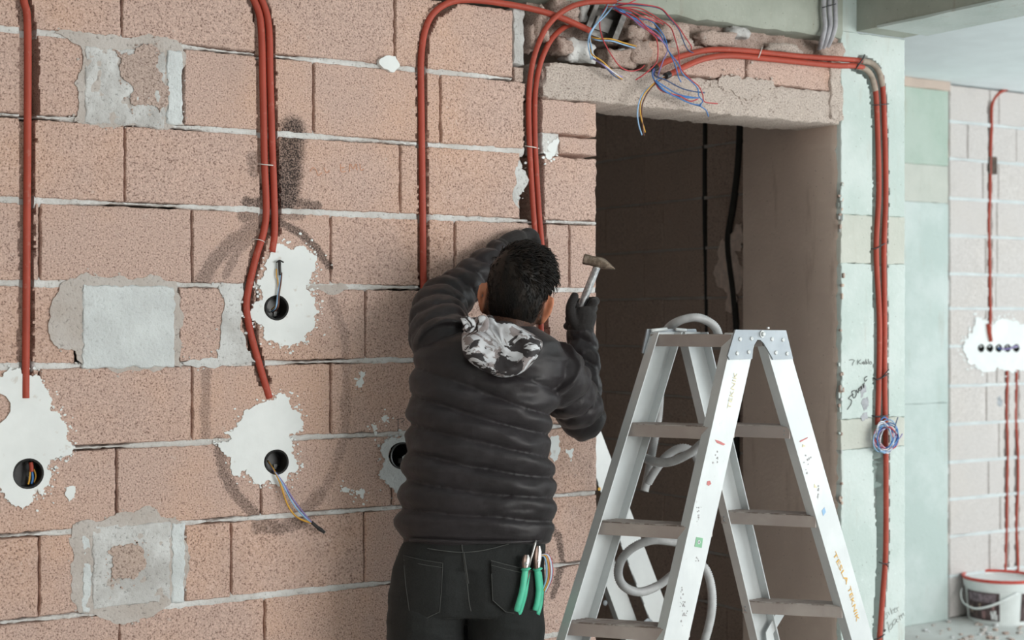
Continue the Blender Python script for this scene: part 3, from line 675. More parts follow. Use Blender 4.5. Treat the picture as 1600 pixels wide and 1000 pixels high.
def cup(c, r, depth, name, label, cat, group, axis=(0, 1, 0), mat=None):
    o = empty(name, c, label, cat, group); c = Vector(c)
    MB().lathe([(r * 0.96, depth), (r, 0.0), (r + 0.003, -0.003), (r + 0.001, -0.0045), (r - 0.0025, -0.003), (r - 0.003, depth - 0.003), (0.0005, depth - 0.003)], c, axis, 28).build('shell', mat or mBlack, o, smooth=True, angle=40)
    if r < 0.025: return o
    for k in (-1, 1):
        MB().lathe([(0.0045, 0), (0.0045, -0.004), (0.003, -0.005)], c + Vector((k * r * 0.62, depth - 0.004, -k * r * 0.62)), axis, 10).build('screw_lug', simple('box_lug', (0.25, 0.25, 0.25), 0.3) if k < 0 else mBlackIn, o)
    MB().box(c + Vector((r * 0.25, depth - 0.008, -r * 0.7)), c + Vector((r * 0.55, depth - 0.003, -r * 0.3))).build('tab', bpy.data.materials['box_lug'], o)
    return o
b1 = cup(W(432, 481), HOLES[0][2], 0.042, 'junction_box', 'black round wall box below the S-bent conduit with wires pointing up', 'junction box', 'round wall boxes')
b2 = cup(W(432, 722), HOLES[1][2], 0.042, 'junction_box', 'black round wall box with taped wires hanging down to the right', 'junction box', 'round wall boxes')
b3 = cup(W(44, 740), HOLES[2][2], 0.042, 'junction_box', 'larger round wall box at the left edge with coloured wires inside', 'junction box', 'round wall boxes')
b4 = cup(W(628, 712), HOLES[3][2], 0.042, 'junction_box', 'black round wall box half hidden behind the jacket', 'junction box', 'round wall boxes')
for k in range(5):
    o = cup(W(1533 + 13.7 * k, 544, YF - 0.004), 0.0195, 0.035, 'junction_box', ('leftmost', 'second from left', 'middle', 'second from right', 'rightmost')[k] + ' of five small black boxes in the far wall', 'junction box', 'row of far wall boxes')
def wire(pts, mat, parent, ys, r=0.0022, name='wire', n=6, plane=0.0):
    ys = ys if isinstance(ys, (list, tuple)) else [ys] * len(pts)
    if len(ys) != len(pts): ys = list(np.interp(np.linspace(0, 1, len(pts)), np.linspace(0, 1, len(ys)), ys))
    return MB().tube(spline([W(a, b, plane + q) for (a, b), q in zip(pts, ys)], n), r, 7).build(name, mat, parent, smooth=True)
w1 = empty('wire_tail', W(436, 480), 'blue and brown wires with black tape sticking up from upper box', 'wires')
wire([(424, 487), (431, 480), (434, 462), (437, 440), (438, 426)], mCyan, w1, [.03, -.01, -.012, -.012, -.012]); wire([(426, 488), (434, 480), (436, 460), (439, 440), (440, 426)], mBrn, w1, [.03, -.012, -.014, -.014, -.013])
wire([(424, 484), (433, 474), (435, 458), (434, 438), (432, 432), (432, 420)], mYel, w1, [.03, -.008, -.01, -.01, -.01, -.01], 0.0016)
wire([(438, 430), (437, 418), (437, 407)], mBlack, w1, -.014, 0.0042, 'tape'); wire([(432, 410), (437, 407), (443, 410)], mBlack, w1, -.014, 0.002, 'tape')
w2 = empty('wire_tail', W(460, 780), 'blue, yellow and violet wires with taped end hanging from lower box', 'wires')
for q, (mt, dx, dy) in enumerate(((mCyan, 0, 0), (mYel, -6, 6), (mPurp, 3, -2))):
    wire([(418, 720), (430, 738), (441 + dx * .4, 755 + dy * .4), (455 + dx, 782 + dy), (470 + dx, 802 + dy), (488, 818)], mt, w2, [.035, -.012, -.02, -.025, -.028, -.025], 0.0024)
wire([(487, 816), (496, 824), (507, 832)], mBlack, w2, -.026, 0.0046, 'tape'); wire([(497, 825), (503, 829)], mBlack, w2, -.027, 0.0055, 'tape')
w3 = empty('wire_tail', W(48, 740), 'red, yellow and blue wire ends inside the left wall box', 'wires')
wire([(48, 722), (49, 730), (49, 737)], mRed, w3, .012, 0.0055); wire([(50, 737), (51, 748), (49, 756)], mBlue, w3, .014, 0.003); wire([(47, 734), (46, 748), (44, 757)], mYel, w3, .012, 0.0024); wire([(53, 733), (56, 744), (53, 754)], mYel, w3, .016, 0.002)
w4 = empty('wire_tail', W(1580, 544, YF), 'blue and violet wires laced through the far boxes', 'wires')
wire([(1558, 540), (1566, 545), (1576, 545), (1588, 541), (1592, 542)], mPurp, w4, [.02, -.012, -.012, -.012, .01], 0.0042, plane=YF); wire([(1558, 543), (1562, 545), (1568, 546)], mBlue, w4, [.015, .0, .005], 0.0045, plane=YF); wire([(1584, 543), (1590, 542), (1595, 543)], mWhiteW, w4, [.01, 0, .01], 0.005, plane=YF)

# ---------------- steel wire box and the loose wires above the door
mSteel = M('dull_steel', 0.45, 0.75, 0.4); _n = mSteel.noise(30, 4); mSteel.color(mSteel.mix(_n.ramp(0.35, 0.65), (0.16, 0.15, 0.14), (0.32, 0.31, 0.30))); mSteel = mSteel.m
sb = empty('steel_box', W(944, 38, 0.0), 'open dull steel wire box tilted in the rubble above the lintel', 'junction box')
q = [(930, 4), (980, 22), (962, 68), (912, 50)]
def lerp2(a, b, t): return (a[0] + (b[0] - a[0]) * t, a[1] + (b[1] - a[1]) * t)
MB().slab([W(*p, 0.022) for p in q], (0, 0.003, 0)).build('back_plate', mSteel, sb)
for i in (0, 1, 2, 3):
    a, b = q[i], q[(i + 1) % 4]
    MB().slab([W(*a, -0.02), W(*b, -0.02), W(*b, 0.022), W(*a, 0.022)], (0.0025, 0, 0.001)).build('side_wall', mSteel, sb)
for i in (1, 3):
    a, b = q[i], q[(i + 1) % 4]; c, d = lerp2(b, q[(i + 2) % 4], 0.14), lerp2(a, q[(i - 1) % 4], 0.14)
    MB().slab([W(*a, -0.02), W(*b, -0.02), W(*c, -0.02), W(*d, -0.02)], (0, 0.002, 0)).build('flange', mSteel, sb)
MB().slab([W(*p, 0.012) for p in ((935, 24), (958, 32), (950, 52), (927, 44))], (0, 0.008, 0)).build('mounting_plate', simple('grey_plate', (0.30, 0.29, 0.28), 0.5), sb)
wb = empty('wire_bundle', W(1010, 60, -0.05), 'tangle of red and blue wires spilling from steel box over the lintel', 'wires')
LOOSE = [(mRedW, [(952, 0), (943, 18), (937, 36), (940, 55), (946, 70), (958, 90), (970, 105), (985, 111), (1000, 108), (1007, 102)]),
 (mRedW, [(955, 12), (985, 14), (1005, 20), (1020, 28), (1036, 38)]), (mRedW, [(950, 10), (975, 12), (1000, 24), (1022, 33), (1034, 36)]), (mRedW, [(960, 15), (980, 25), (1000, 38), (1015, 50), (1026, 62), (1028, 85), (1024, 100), (1008, 115), (993, 125)]),
 (mRedW, [(965, 5), (995, 6), (1030, 12), (1045, 25), (1060, 42), (1072, 60), (1080, 72), (1080, 77)]), (mNavy, [(960, 6), (995, 8), (1030, 13), (1045, 27), (1060, 45), (1067, 62), (1075, 78), (1087, 84)]),
 (mRedW, [(965, 12), (1000, 13), (1030, 30), (1047, 42), (1053, 55), (1060, 80), (1062, 100), (1066, 110), (1080, 125), (1092, 135), (1098, 148), (1101, 159), (1121, 162)]),
 (mBlue, [(962, 14), (990, 28), (1015, 32), (1030, 45), (1040, 62), (1044, 78), (1050, 90), (1056, 105), (1060, 120), (1064, 128)]),
 (mPurp, [(958, 12), (980, 22), (1000, 40), (1020, 52), (1035, 65), (1043, 78), (1036, 95), (1030, 112), (1028, 120)]),
 (mBlue, [(975, 20), (1010, 40), (1030, 52), (1045, 80), (1060, 100), (1066, 115), (1080, 127), (1090, 138), (1092, 150), (1098, 158), (1094, 165), (1103, 172), (1107, 182)]),
 (mRedW, [(958, 4), (975, -2), (1000, -14)]), (mRedW, [(962, 10), (985, 4), (1010, -10)]), (mBlue, [(962, 12), (972, 16), (984, 22)]), (mBlue, [(960, 10), (970, 18), (986, 20)]),
 (mRedW, [(962, 16), (990, 24), (1012, 44), (1030, 58), (1040, 70)]), (mPurp, [(966, 18), (992, 32), (1018, 48), (1034, 62), (1042, 76)])]
for k, (mt, pts) in enumerate(LOOSE):
    n = len(pts); ys = [-.02 - .012 * (k % 5) - .045 * math.sin(math.pi * i / (n - 1)) for i in range(n)]; wire(pts, mt, wb, ys, 0.0019)
wc = empty('wire_bundle', W(924, 60, -0.04), 'light blue and yellow wires hanging from the red conduit by steel box', 'wires')
for mt, pts in ((mCyan, [(951, -4), (949, 10), (938, 28), (928, 42), (921, 54), (919, 70), (924, 93)]), (mCyan, [(968, -4), (956, 12), (944, 26), (932, 38), (922, 56), (924, 74), (926, 92)]), (mYel, [(921, 56), (932, 60), (955, 61), (975, 67), (994, 72)]), (mCyan, [(921, 57), (934, 63), (955, 64), (975, 70), (992, 75)]),
    (mYel, [(923, 60), (923, 78), (926, 86), (940, 95), (955, 109), (965, 119), (972, 124)]), (mPurp, [(925, 90), (940, 100), (957, 113), (972, 120)]), (mNavy, [(927, 92), (944, 103), (958, 117), (970, 124)]), (mWhiteW, [(926, 92), (943, 101), (960, 114), (970, 121)])):
    wire(pts, mt, wc, [-.02, -.05, -.06, -.05, -.03], 0.0021)
wd = empty('wire_bundle', W(1030, 120, -0.04), 'blue, red and yellow wires drooping out of two open conduit ends', 'wires')
for mt, pts in ((mBlue, [(1024, 106), (1020, 110), (1020, 120), (1028, 131), (1045, 145), (1070, 152), (1092, 153)]), (mRedW, [(1024, 107), (1020, 112), (1021, 122), (1030, 139), (1045, 146), (1062, 150), (1078, 158), (1090, 155)]), (mNavy, [(1024, 106), (1019, 112), (1022, 124), (1035, 141), (1055, 149), (1075, 160), (1094, 166)]),
    (mBlue, [(1024, 108), (1020, 114), (1024, 128), (1040, 143), (1060, 153), (1080, 162), (1096, 164)]), (mNavy, [(1024, 108), (1023, 118), (1040, 125), (1065, 138), (1085, 143), (1101, 145)]), (mBlue, [(1042, 119), (1034, 122), (1026, 126), (1040, 136), (1062, 148), (1088, 153)]),
    (mCyan, [(1044, 117), (1036, 120), (1025, 128), (1010, 140), (1000, 155), (996, 175), (998, 195), (1003, 211)]), (mYel, [(1044, 118), (1036, 121), (1022, 130), (1008, 145), (1001, 160), (1001, 180), (1008, 207)]), (mBrn, [(1044, 119), (1038, 121), (1024, 131), (1012, 145), (1004, 162), (1003, 180), (1006, 212)])):
    wire(pts, mt, wd, [-.035, -.05, -.06, -.07, -.06, -.05, -.045], 0.0021)
for a, b in (((1020, 108), (1026, 105)), ((1040, 119), (1046, 116))): MB().tube([W(*a, -0.052 if a[0] > 1030 else -.034), W(*b, -0.05 if a[0] > 1030 else -.032)], 0.0105, 12).build('conduit_mouth', mBlack, wd, smooth=True, angle=40)
# coil of wires on the column
wk = empty('wire_coil', W(1385, 684, -0.03), 'coil of blue, white and pink wires hung on the column conduit', 'wires')
rc = random.Random(4); mats = [mBlue, mCyan, mWhiteW, mPink, mBlue, mWhiteW, mCyan, mPurp, mPink, mCyan, mRedW, mWhiteW, mBlue, mWhiteW]
for k in range(14):
    rx, rz = rc.uniform(10, 19), rc.uniform(17, 26); ox, oy = rc.uniform(-3, 3), rc.uniform(-3, 3); ph = rc.uniform(0, 6.28); sl = rc.uniform(-.25, .25)
    pts = [(1384 + ox + rx * math.cos(t + ph) + sl * rz * math.sin(t + ph), 684 + oy + rz * math.sin(t + ph)) for t in (6.6 * i / 22 for i in range(23))]
    MB().tube([W(a, b, -0.024 - 0.018 * rc.random() - 0.006 * math.sin(i * 0.7 + k)) for i, (a, b) in enumerate(pts)], 0.0021, 6).build('wire', mats[k], wk, smooth=True)
for mt, pts in ((mNavy, [(1398, 668), (1401, 658), (1403, 652)]), (mPurp, [(1400, 690), (1406, 684), (1410, 678)]), (mBlue, [(1376, 656), (1382, 652), (1388, 656)])): wire(pts, mt, wk, -.035, 0.002)

# ---------------- pencilled and sprayed writing
mInk = simple('pencil', (0.10, 0.10, 0.10), 0.8); mOr = simple('faded_orange_chalk', (0.62, 0.33, 0.22), 0.9); mInkL = simple('soft_pencil', (0.33, 0.34, 0.33), 0.8)
def writing(strokes, mat, label, y=-0.0065, r=0.0011):
    P0 = W(*strokes[0][0], y); o = empty('handwriting', P0, label, 'writing')
    for st in strokes: MB().tube(spline([W(a, b, y) for a, b in st], 4), r, 5).build('stroke', mat, o)
    return o
def ell(cx, cy, rx, ry, sk=0): return [(cx + rx * math.cos(t) + sk * math.sin(t), cy + ry * math.sin(t)) for t in (6.3 * k / 9 for k in range(10))]
writing([[(1327, 563), (1331, 562), (1335, 563), (1333, 567), (1332, 571)], [(1340, 562), (1340, 570)], [(1345, 562), (1341, 566), (1346, 569)], [(1350, 565), (1347, 567), (1350, 569), (1350, 565), (1351, 569)], [(1353, 561), (1353, 569), (1355, 567), (1353, 565)], [(1357, 561), (1357, 569)], ell(1360.5, 567, 1.8, 2)], mInk, 'small handwritten 7 Kablo on the green column', r=0.0009)
writing([[(1334, 616), (1329, 619), (1326, 623), (1329, 624), (1331, 627), (1329, 633), (1326, 637), (1324, 640)], [(1331, 612), (1334, 622), (1338, 617), (1336, 610), (1331, 612)], [(1338, 609), (1341, 614), (1342, 606)], [(1345, 604), (1342, 609), (1345, 610), (1346, 603), (1347, 608)], [(1348, 600), (1350, 606), (1350, 600), (1351, 598)], [(1355, 588), (1351, 591), (1352, 596), (1355, 593)]], mInk, 'slanted handwritten scrawl starting with a 5 on the column', r=0.0013)
writing([[(1387, 957), (1384, 959), (1387, 962), (1386, 966), (1383, 967)], [(1388, 956), (1390, 961)], [(1391, 950), (1394, 960)], [(1396, 952), (1393, 956), (1397, 958)], [(1397, 954), (1400, 952), (1398, 950), (1397, 954), (1399, 957), (1401, 955)], [(1401, 949), (1403, 955)], [(1402, 951), (1404, 948)]], mInkL, 'faint handwritten Siker low on the green column', r=0.0007)
writing([[(1386, 975), (1387, 972), (1390, 988)], ell(1392.5, 979, 2.4, 5, -2), ell(1397.5, 972, 2.4, 5, -2), [(1404, 967), (1401, 968), (1402, 972), (1404, 971)], [(1405, 962), (1407, 969)], [(1406, 964), (1408, 961), (1410, 966)], [(1409, 962), (1411, 958), (1413, 962)]], mInkL, 'faint handwritten 100cm near the column foot', r=0.0008)
writing([[(1381, 985), (1384, 984), (1382, 987), (1381, 985)]], mInk, 'small black dot mark beside the conduit at the column foot', r=0.0016)
writing([[(484, 268), (489, 262), (494, 266), (497, 274), (503, 270)], [(506, 262), (510, 270), (515, 266)], [(532, 256), (533, 268), (540, 268)], [(532, 262), (538, 262)], [(546, 268), (547, 256), (552, 264), (556, 256), (558, 266)], [(562, 256), (564, 266), (568, 264)]], mOr, 'faded orange chalk scribble on a block right of the soot mark', y=-0.001, r=0.0013)
writing([[(620, 656), (628, 654), (632, 656), (626, 660)], [(622, 657), (622, 673)]], mInk, 'small dark pencil mark beside the jacket', y=-0.001, r=0.001)

# ================================================================== bucket by the far wall
bc = ZP(1563, 968, 0.0); mPail = simple('white_pail', (0.82, 0.85, 0.84), 0.4, var=0.06, scale=12); mRim = simple('red_rim', (0.62, 0.08, 0.06), 0.4)
bk = empty('paint_bucket', bc, 'white plastic paint bucket with red rim and dark label on the floor', 'bucket')
H = 0.232
MB().lathe([(0.001, 0.004), (0.160, 0.004), (0.166, 0.0), (0.168, 0.012), (0.183, H - 0.055), (0.190, H - 0.052), (0.194, H - 0.012), (0.196, H - 0.006), (0.190, H - 0.003), (0.186, H - 0.02), (0.001, H - 0.024)], bc, seg=48).build('pail', mPail, bk, smooth=True, angle=30)
MB().lathe([(0.186, H - 0.008), (0.198, H - 0.010), (0.199, H + 0.002), (0.192, H + 0.006), (0.184, H + 0.002), (0.186, H - 0.008)], bc, seg=48, caps=False).build('rim', mRim, bk, smooth=True, angle=40)
def arc_panel(a0, a1, z0, z1, off, mat, name, par, n=14):
    vs, fs = [], []
    for i in range(n + 1):
        a = a0 + (a1 - a0) * i / n
        for z in (z0, z1):
            r = 0.168 + (0.183 - 0.168) * z / (H - 0.055)
            for k in (off, -0.001): vs.append(bc + Vector((math.cos(a) * (r + k), math.sin(a) * (r + k), z)))
    for i in range(n):
        b = i * 4; fs += [(b, b + 4, b + 6, b + 2), (b + 1, b + 3, b + 7, b + 5), (b, b + 1, b + 5, b + 4), (b + 2, b + 6, b + 7, b + 3)]
    return MB().add(vs, fs).build(name, mat, par)
tc = math.atan2(CAM.y - bc.y, CAM.x - bc.x)
mLab = simple('dark_label', (0.09, 0.06, 0.06), 0.5, var=0.5, scale=30)
lb = arc_panel(tc - 1.15, tc - 0.02, 0.02, 0.168, 0.0015, mLab, 'label', bk); arc_panel(tc + 0.62, tc + 1.6, 0.02, 0.168, 0.0015, mLab, 'label', bk)
arc_panel(tc - 1.05, tc - 0.12, 0.115, 0.160, 0.0025, simple('label_photo', (0.22, 0.17, 0.19), 0.5, var=0.4, scale=40), 'printed_picture', lb)
for a, z, s, mt in ((-.22, .045, .016, mWhiteW), (-.16, .060, .015, mWhiteW), (-.12, .04, .014, mWhiteW), (-.26, .062, .010, mWhiteW), (-.5, .05, .02, mPink), (-.75, .06, .018, mBrn), (-.95, .07, .018, mYel), (-.62, .095, .012, mYel), (-.2, .09, .012, mPink)):
    arc_panel(tc + a - s * 3, tc + a + s * 3, z - s, z + s, 0.003, simple('label_print', {mWhiteW: (.8, .8, .8), mPink: (.3, .18, .18), mBrn: (.14, .09, .08), mYel: (.35, .26, .2)}[mt], 0.5), 'printed_spot', lb, 3)
hp = [(tc - 1.35, H - .07, .2), (tc - 1.2, .135, .215), (tc - 0.95, .1, .225), (tc - 0.6, .085, .225), (tc - 0.25, .105, .22), (tc + 0.1, .14, .21), (tc + 0.45, H - .06, .197)]
hd = MB().tube(spline([bc + Vector((math.cos(a) * r, math.sin(a) * r, z)) for a, z, r in hp], 6), 0.0075, 8, flat=0.5).build('handle', mPail, bk, smooth=True)

# ================================================================== step ladder
def ladder_mat(name, a, b, rough, metal=0.6):
    m = M(name, rough, metal, 0.5); n = m.noise(6, 4, 0.6); g = m.noise(90, 3, stretch=(1, 1, 0.15)); sc = m.noise(45, 4, 0.7)
    c = m.mix(n.ramp(0.35, 0.7), a, b); c = m.mix(sc.ramp(0.66, 0.74) * 0.45, c, (0.45, 0.42, 0.40)); m.color(c); m.bump(g, 0.0006, 0.3); return m.m
mAlu = ladder_mat('brushed_aluminium', (0.60, 0.625, 0.635), (0.69, 0.715, 0.72), 0.45, 0.25)
mZinc = ladder_mat('zinc_plate', (0.28, 0.31, 0.34), (0.38, 0.41, 0.44), 0.42, 0.45)
def tread_mat():
    m = M('dirty_tread', 0.7, 0.3, 0.4); n = m.noise(25, 4, 0.65, stretch=(1, 1, 1)); m.color(m.mix(n.ramp(0.42, 0.58), (0.20, 0.155, 0.135), (0.50, 0.46, 0.43))); m.bump(n, 0.002); return m.m
mTread = tread_mat(); mTreadF = ladder_mat('ladder_step_edge', (0.36, 0.305, 0.285), (0.45, 0.40, 0.375), 0.45, 0.45)
mRubber = simple('black_rubber', (0.02, 0.02, 0.02), 0.7)
LN1 = D(1037, 1000, 3.80); RN1 = D(1331, 1000, 4.29)
dv = (RN1 - LN1); dv.z = 0; dv.normalize(); sv = Vector((-dv.y, dv.x, 0))       # spread direction, and across to the far side
if sv.dot(FW) < 0: sv = -sv
WID = 0.235
def LP(px, py, k):                            # on the vertical plane of the near rails (k = 0) or of the far ones (k = 1)
    r = ray(px, py); o = LN1 + sv * (WID * k); return CAM + r * ((o - CAM).dot(sv) / r.dot(sv))
lad = empty('step_ladder', Vector(((LN1.x + RN1.x) / 2, (LN1.y + RN1.y) / 2, 0)) + sv * WID / 2, 'aluminium double step ladder standing in front of the doorway', 'ladder')
RW, FL, TH = 0.093, 0.030, 0.0035
def rail(p0, p1, k, name):
    a, b = LP(*p0, k), LP(*p1, k); t = (b - a); foot = a + t * ((a.z - 0.02) / -t.z) * 1.0 if t.z else b
    top = a + t * ((1.567 - a.z) / t.z); io = sv if k == 0 else -sv          # flanges point inwards
    sec = [(0, 0), (RW, 0), (RW, FL), (RW - TH, FL), (RW - TH, TH), (TH, TH), (TH, FL), (0, FL)]
    ring = lambda o: [o + dv * u + io * v for u, v in sec]
    rl = MB().loft([ring(foot), ring(top)]).build(name, mAlu, lad)
    MB().loft([[foot - t.normalized() * -0.0 + dv * u + io * v + Vector((0, 0, h)) for u, v in ((-.004, -.004), (RW + .004, -.004), (RW + .004, FL + .004), (-.004, FL + .004))] for h in (-0.02, 0.03)]).build('rubber_foot', mRubber, rl)
    return rl, foot, top
rails = {'LN': rail((1136, 563), (1037, 1000), 0, 'front_rail'), 'RN': rail((1203.5, 563), (1331, 1000), 0, 'back_rail'),
         'LF': rail((1003, 563), (869, 1000), 1, 'front_rail'), 'RF': rail((1068, 563), (1171.5, 1000), 1, 'back_rail')}
def at_z(key, z):
    _, f, t = rails[key]; return f + (t - f) * ((z - f.z) / (t.z - f.z))
def step(kf, kn, z, name='step', h=0.031, dep=0.088, clean=False):
    a, b = at_z(kf, z) - sv * 0.004 + dv * 0.003, at_z(kn, z) + sv * 0.004 + dv * 0.003
    o = empty(name, (a + b) / 2 - wloc(lad)); o.parent = lad
    up = Vector((0, 0, 1))
    MB().loft([[p, p + dv * dep, p + dv * dep - up * h, p + dv * (dep - .004) - up * h, p + dv * (dep - .004) - up * 0.004, p + dv * .004 - up * 0.004, p + dv * .004 - up * h, p - up * h] for p in (a, b)]).build('tread_channel', mTreadF, o)
    rings = []
    for i in range(9):
        p = a + (b - a) * (0.06 + 0.88 * i / 8); q = 0.010 + 0.006 * nz(i * 1.3, z * 9); rings.append([p + dv * (q * 0.5), p + dv * (dep - q), p + dv * (dep - q) + up * .0022, p + dv * q * 0.5 + up * .0022])
    MB().loft(rings).build('dried_mud', mTread, o)
    for j in range(5):
        c0, c1 = a + dv * (0.014 + 0.015 * j), b + dv * (0.014 + 0.015 * j)
        MB().loft([[c + up * 0.0005, c + dv * .006 + up * .0005, c + dv * .006 + up * .0032, c + up * .0032] for c in (c0, c1)]).build('ridge', mTreadF, o)
    for kk, sg in ((a, 1), (b, -1)):
        for w in (0.011, 0.021):
            MB().lathe([(0.0028, 0), (0.0028, 0.0012), (0.0012, 0.002)], kk - sv * (sg * 0.02) * 0 - dv * 0.0045 - up * w + (sv * -0.014 if sg > 0 else sv * 0.014), -dv, 8).build('rivet', mZinc, o)
    return o
zsL = [LP(1100, 668.7, 0).z, LP(1066, 825.8, 0).z, LP(1032, 985.7, 0).z]; zsR = [LP(1226, 668, 0).z, LP(1264, 808.6, 0).z, LP(1307, 950.5, 0).z]
for zs, kf, kn in ((zsL, 'LF', 'LN'), (zsR, 'RF', 'RN')):
    g = (zs[0] - zs[2]) / 2; zz = zs + [zs[2] - g * (k + 1) for k in range(2)]
    for z in zz: step(kf, kn, z)
for kf, kn, nm in (('LF', 'LN', 'top_bar'), ('RF', 'RN', 'top_bar')):
    a, b = at_z(kf, 1.562) - sv * 0.004, at_z(kn, 1.562) + sv * 0.004; up = Vector((0, 0, 1)); e = dv * (-0.003 if kf == 'LF' else 0.003)
    MB().loft([[p + e, p + e + dv * 0.03, p + e + dv * 0.03 - up * 0.032, p + e - up * 0.032] for p in (a, b)]).build(nm, mTreadF, lad)
br = [(1147, 515), (1226, 516), (1237, 561), (1206, 562), (1203, 556), (1191, 536), (1186, 531), (1181, 531), (1175, 541), (1173, 561), (1138, 562), (1135, 556)]
pl = MB().slab([LP(*p, 0) - sv * 0.005 for p in br], sv * 0.0045).build('hinge_plate', mZinc, lad)
for p in ((1154, 530), (1172, 529), (1149.5, 552), (1167.5, 550), (1204, 530), (1221, 531), (1210, 551), (1227.5, 552.5)):
    MB().lathe([(0.0055, 0), (0.0055, 0.002), (0.0035, 0.0032), (0.0015, 0.0032), (0.001, 0.002)], LP(*p, 0) - sv * 0.005, -sv, 12).build('rivet', mAlu, pl, smooth=True, angle=30)
MB().lathe([(0.0095, 0), (0.0095, 0.003), (0.006, 0.0032), (0.006, 0.008), (0.004, 0.0095), (0.001, 0.0095)], LP(1188, 522, 0) - sv * 0.005, -sv, 16).build('hinge_bolt', mAlu, pl, smooth=True, angle=30)
pf = [(1012, 514), (1088, 514), (1098, 552), (1078, 552), (1056, 528), (1050, 528), (1036, 552), (1004, 552)]
MB().slab([LP(*p, 1) + sv * 0.001 for p in pf], sv * 0.0045).build('hinge_plate', mZinc, lad)
for a, b in (((1018, 519), (1042, 517)), ((1056, 517), (1072, 519))): MB().tube([LP(*a, 0.97) + Vector((0, 0, .004)), LP(*b, 0.97) + Vector((0, 0, .005))], 0.005, 8, flat=0.6).build('hinge_lip', mAlu, lad, smooth=True)
MB().tube([LP(1200, 514, 0.04), LP(1200, 511, 0.04)], 0.004, 8).build('hinge_pin', mAlu, lad)
MB().slab([LP(*p, 0.9) for p in ((1214, 956), (1228, 957), (1208, 990), (1212, 1010), (1199, 1010), (1197, 988))], sv * 0.003).build('brace', mAlu, lad)
# worn lettering and stickers on the rails
def lettering(text, p0, p1, h_px, mat, name, parent, k=0, jitter=0.0, squash=1.0):
    """text laid on the rail plane from pixel p0 to pixel p1, top of the letters to its left-hand side"""
    cu = bpy.data.curves.new('t', 'FONT'); cu.body = text; cu.size = 1.0; cu.resolution_u = 2; cu.extrude = 0.0
    ob = bpy.data.objects.new('t', cu); COL.objects.link(ob); dg = bpy.context.evaluated_depsgraph_get()
    me = bpy.data.meshes.new_from_object(ob.evaluated_get(dg)); bpy.data.objects.remove(ob)
    co = [v.co.copy() for v in me.vertices]; x0 = min(c.x for c in co); x1 = max(c.x for c in co); y1 = max(c.y for c in co); y0 = min(c.y for c in co)
    A, B = LP(*p0, k) - sv * 0.0012, LP(*p1, k) - sv * 0.0012; U = B - A; up = U.cross(sv).normalized()
    hgt = h_px / F * (A - CAM).dot(FW)
    if (A + up - CAM).cross(Vector((0, 0, 1))).length == 0: pass
    vs = [A + U * ((c.x - x0) / (x1 - x0)) + up * ((c.y - y0) / (y1 - y0) * hgt) * (1 + jitter * nz(c.x * 3)) for c in co]
    mb = MB().add(vs, [tuple(p.vertices) for p in me.polygons]); bpy.data.meshes.remove(me)
    return mb, up
mOchre = simple('ochre_paint', (0.72, 0.42, 0.08), 0.7, var=0.15, scale=60); mOchreF = simple('faded_ochre_paint', (0.72, 0.66, 0.46), 0.7)
for txt, p0, p1, hp_, mt, par in (('TESLA', (1301, 866), (1322, 914), 8, mOchre, 'RN'), ('TEKNIK', (1324, 919), (1338, 972), 8, mOchre, 'RN'), ('TEKNIK', (1141, 640), (1152, 583), 8, mOchreF, 'LN')):
    mb, up = lettering(txt, p0, p1, hp_, mt, 'lettering', lad, jitter=0.12)
    tag(mb.build('lettering', mt, rails[par][0]), 'worn ochre letters ' + txt)
def sticker(px, mat, par, name='sticker', off=0.001): return MB().slab([LP(*p, 0) - sv * off for p in px], sv * (off * 0.9)).build(name, mat, rails[par][0])
gs = sticker([(1088, 839), (1098, 841), (1096, 856), (1085, 854)], simple('green_sticker', (0.22, 0.45, 0.28), 0.5), 'LN')
MB().lathe([(0.0052, 0), (0.0052, 0.0006), (0.0035, 0.0006), (0.0035, 0)], LP(1091.5, 847, 0) - sv * 0.0012, -sv, 14).build('printed_ring', mAlu, rails['LN'][0])
mScr = simple('grey_scuff', (0.40, 0.39, 0.40), 0.8); mScrR = simple('red_scuff', (0.60, 0.22, 0.22), 0.8)
for px, mt, par in (([(1117, 687), (1124, 689), (1133, 694), (1130, 696), (1120, 692)], mScrR, 'LN'), ([(1105, 752), (1109, 751), (1111, 756), (1107, 759), (1104, 757)], mScrR, 'LN'), ([(1249, 689), (1262, 683), (1261, 685), (1250, 691)], mScrR, 'RN'), ([(1254, 694), (1259, 697), (1253, 699)], mOchreF, 'RN'), ([(1272, 756), (1277, 762), (1272, 762)], mOchreF, 'RN'), ([(1284, 798), (1288, 793), (1290, 800), (1286, 806)], mCyan, 'RN')):
    sticker(px, mt, par, 'scuff')
rs = random.Random(9)
for (x, y, n_, sx, sy) in ((1068, 940, 16, 5, 22), (1092, 800, 10, 5, 14), (1118, 720, 8, 4, 14), (1088, 872, 4, 2, 6), (1260, 720, 10, 4, 18), (1278, 770, 8, 4, 10), (1070, 960, 10, 4, 12)):
    for _ in range(n_):
        cx, cy = x + rs.gauss(0, sx) * .7, y + rs.gauss(0, sy) * .7; r1 = rs.uniform(0.4, 1.6); par = 'LN' if x < 1200 else 'RN'
        lo = 1037 + (1000 - cy) * 99 / 437 if par == 'LN' else 1203.5 + (cy - 563) * 127.5 / 437
        if not lo + 3 < cx < lo + 34: continue
        sticker([(cx + r1 * rs.uniform(.5, 1) * math.cos(a), cy + 1.6 * r1 * rs.uniform(.5, 1) * math.sin(a)) for a in (0, 1.2, 2.5, 3.8, 5)], mScr, par, 'scuff')
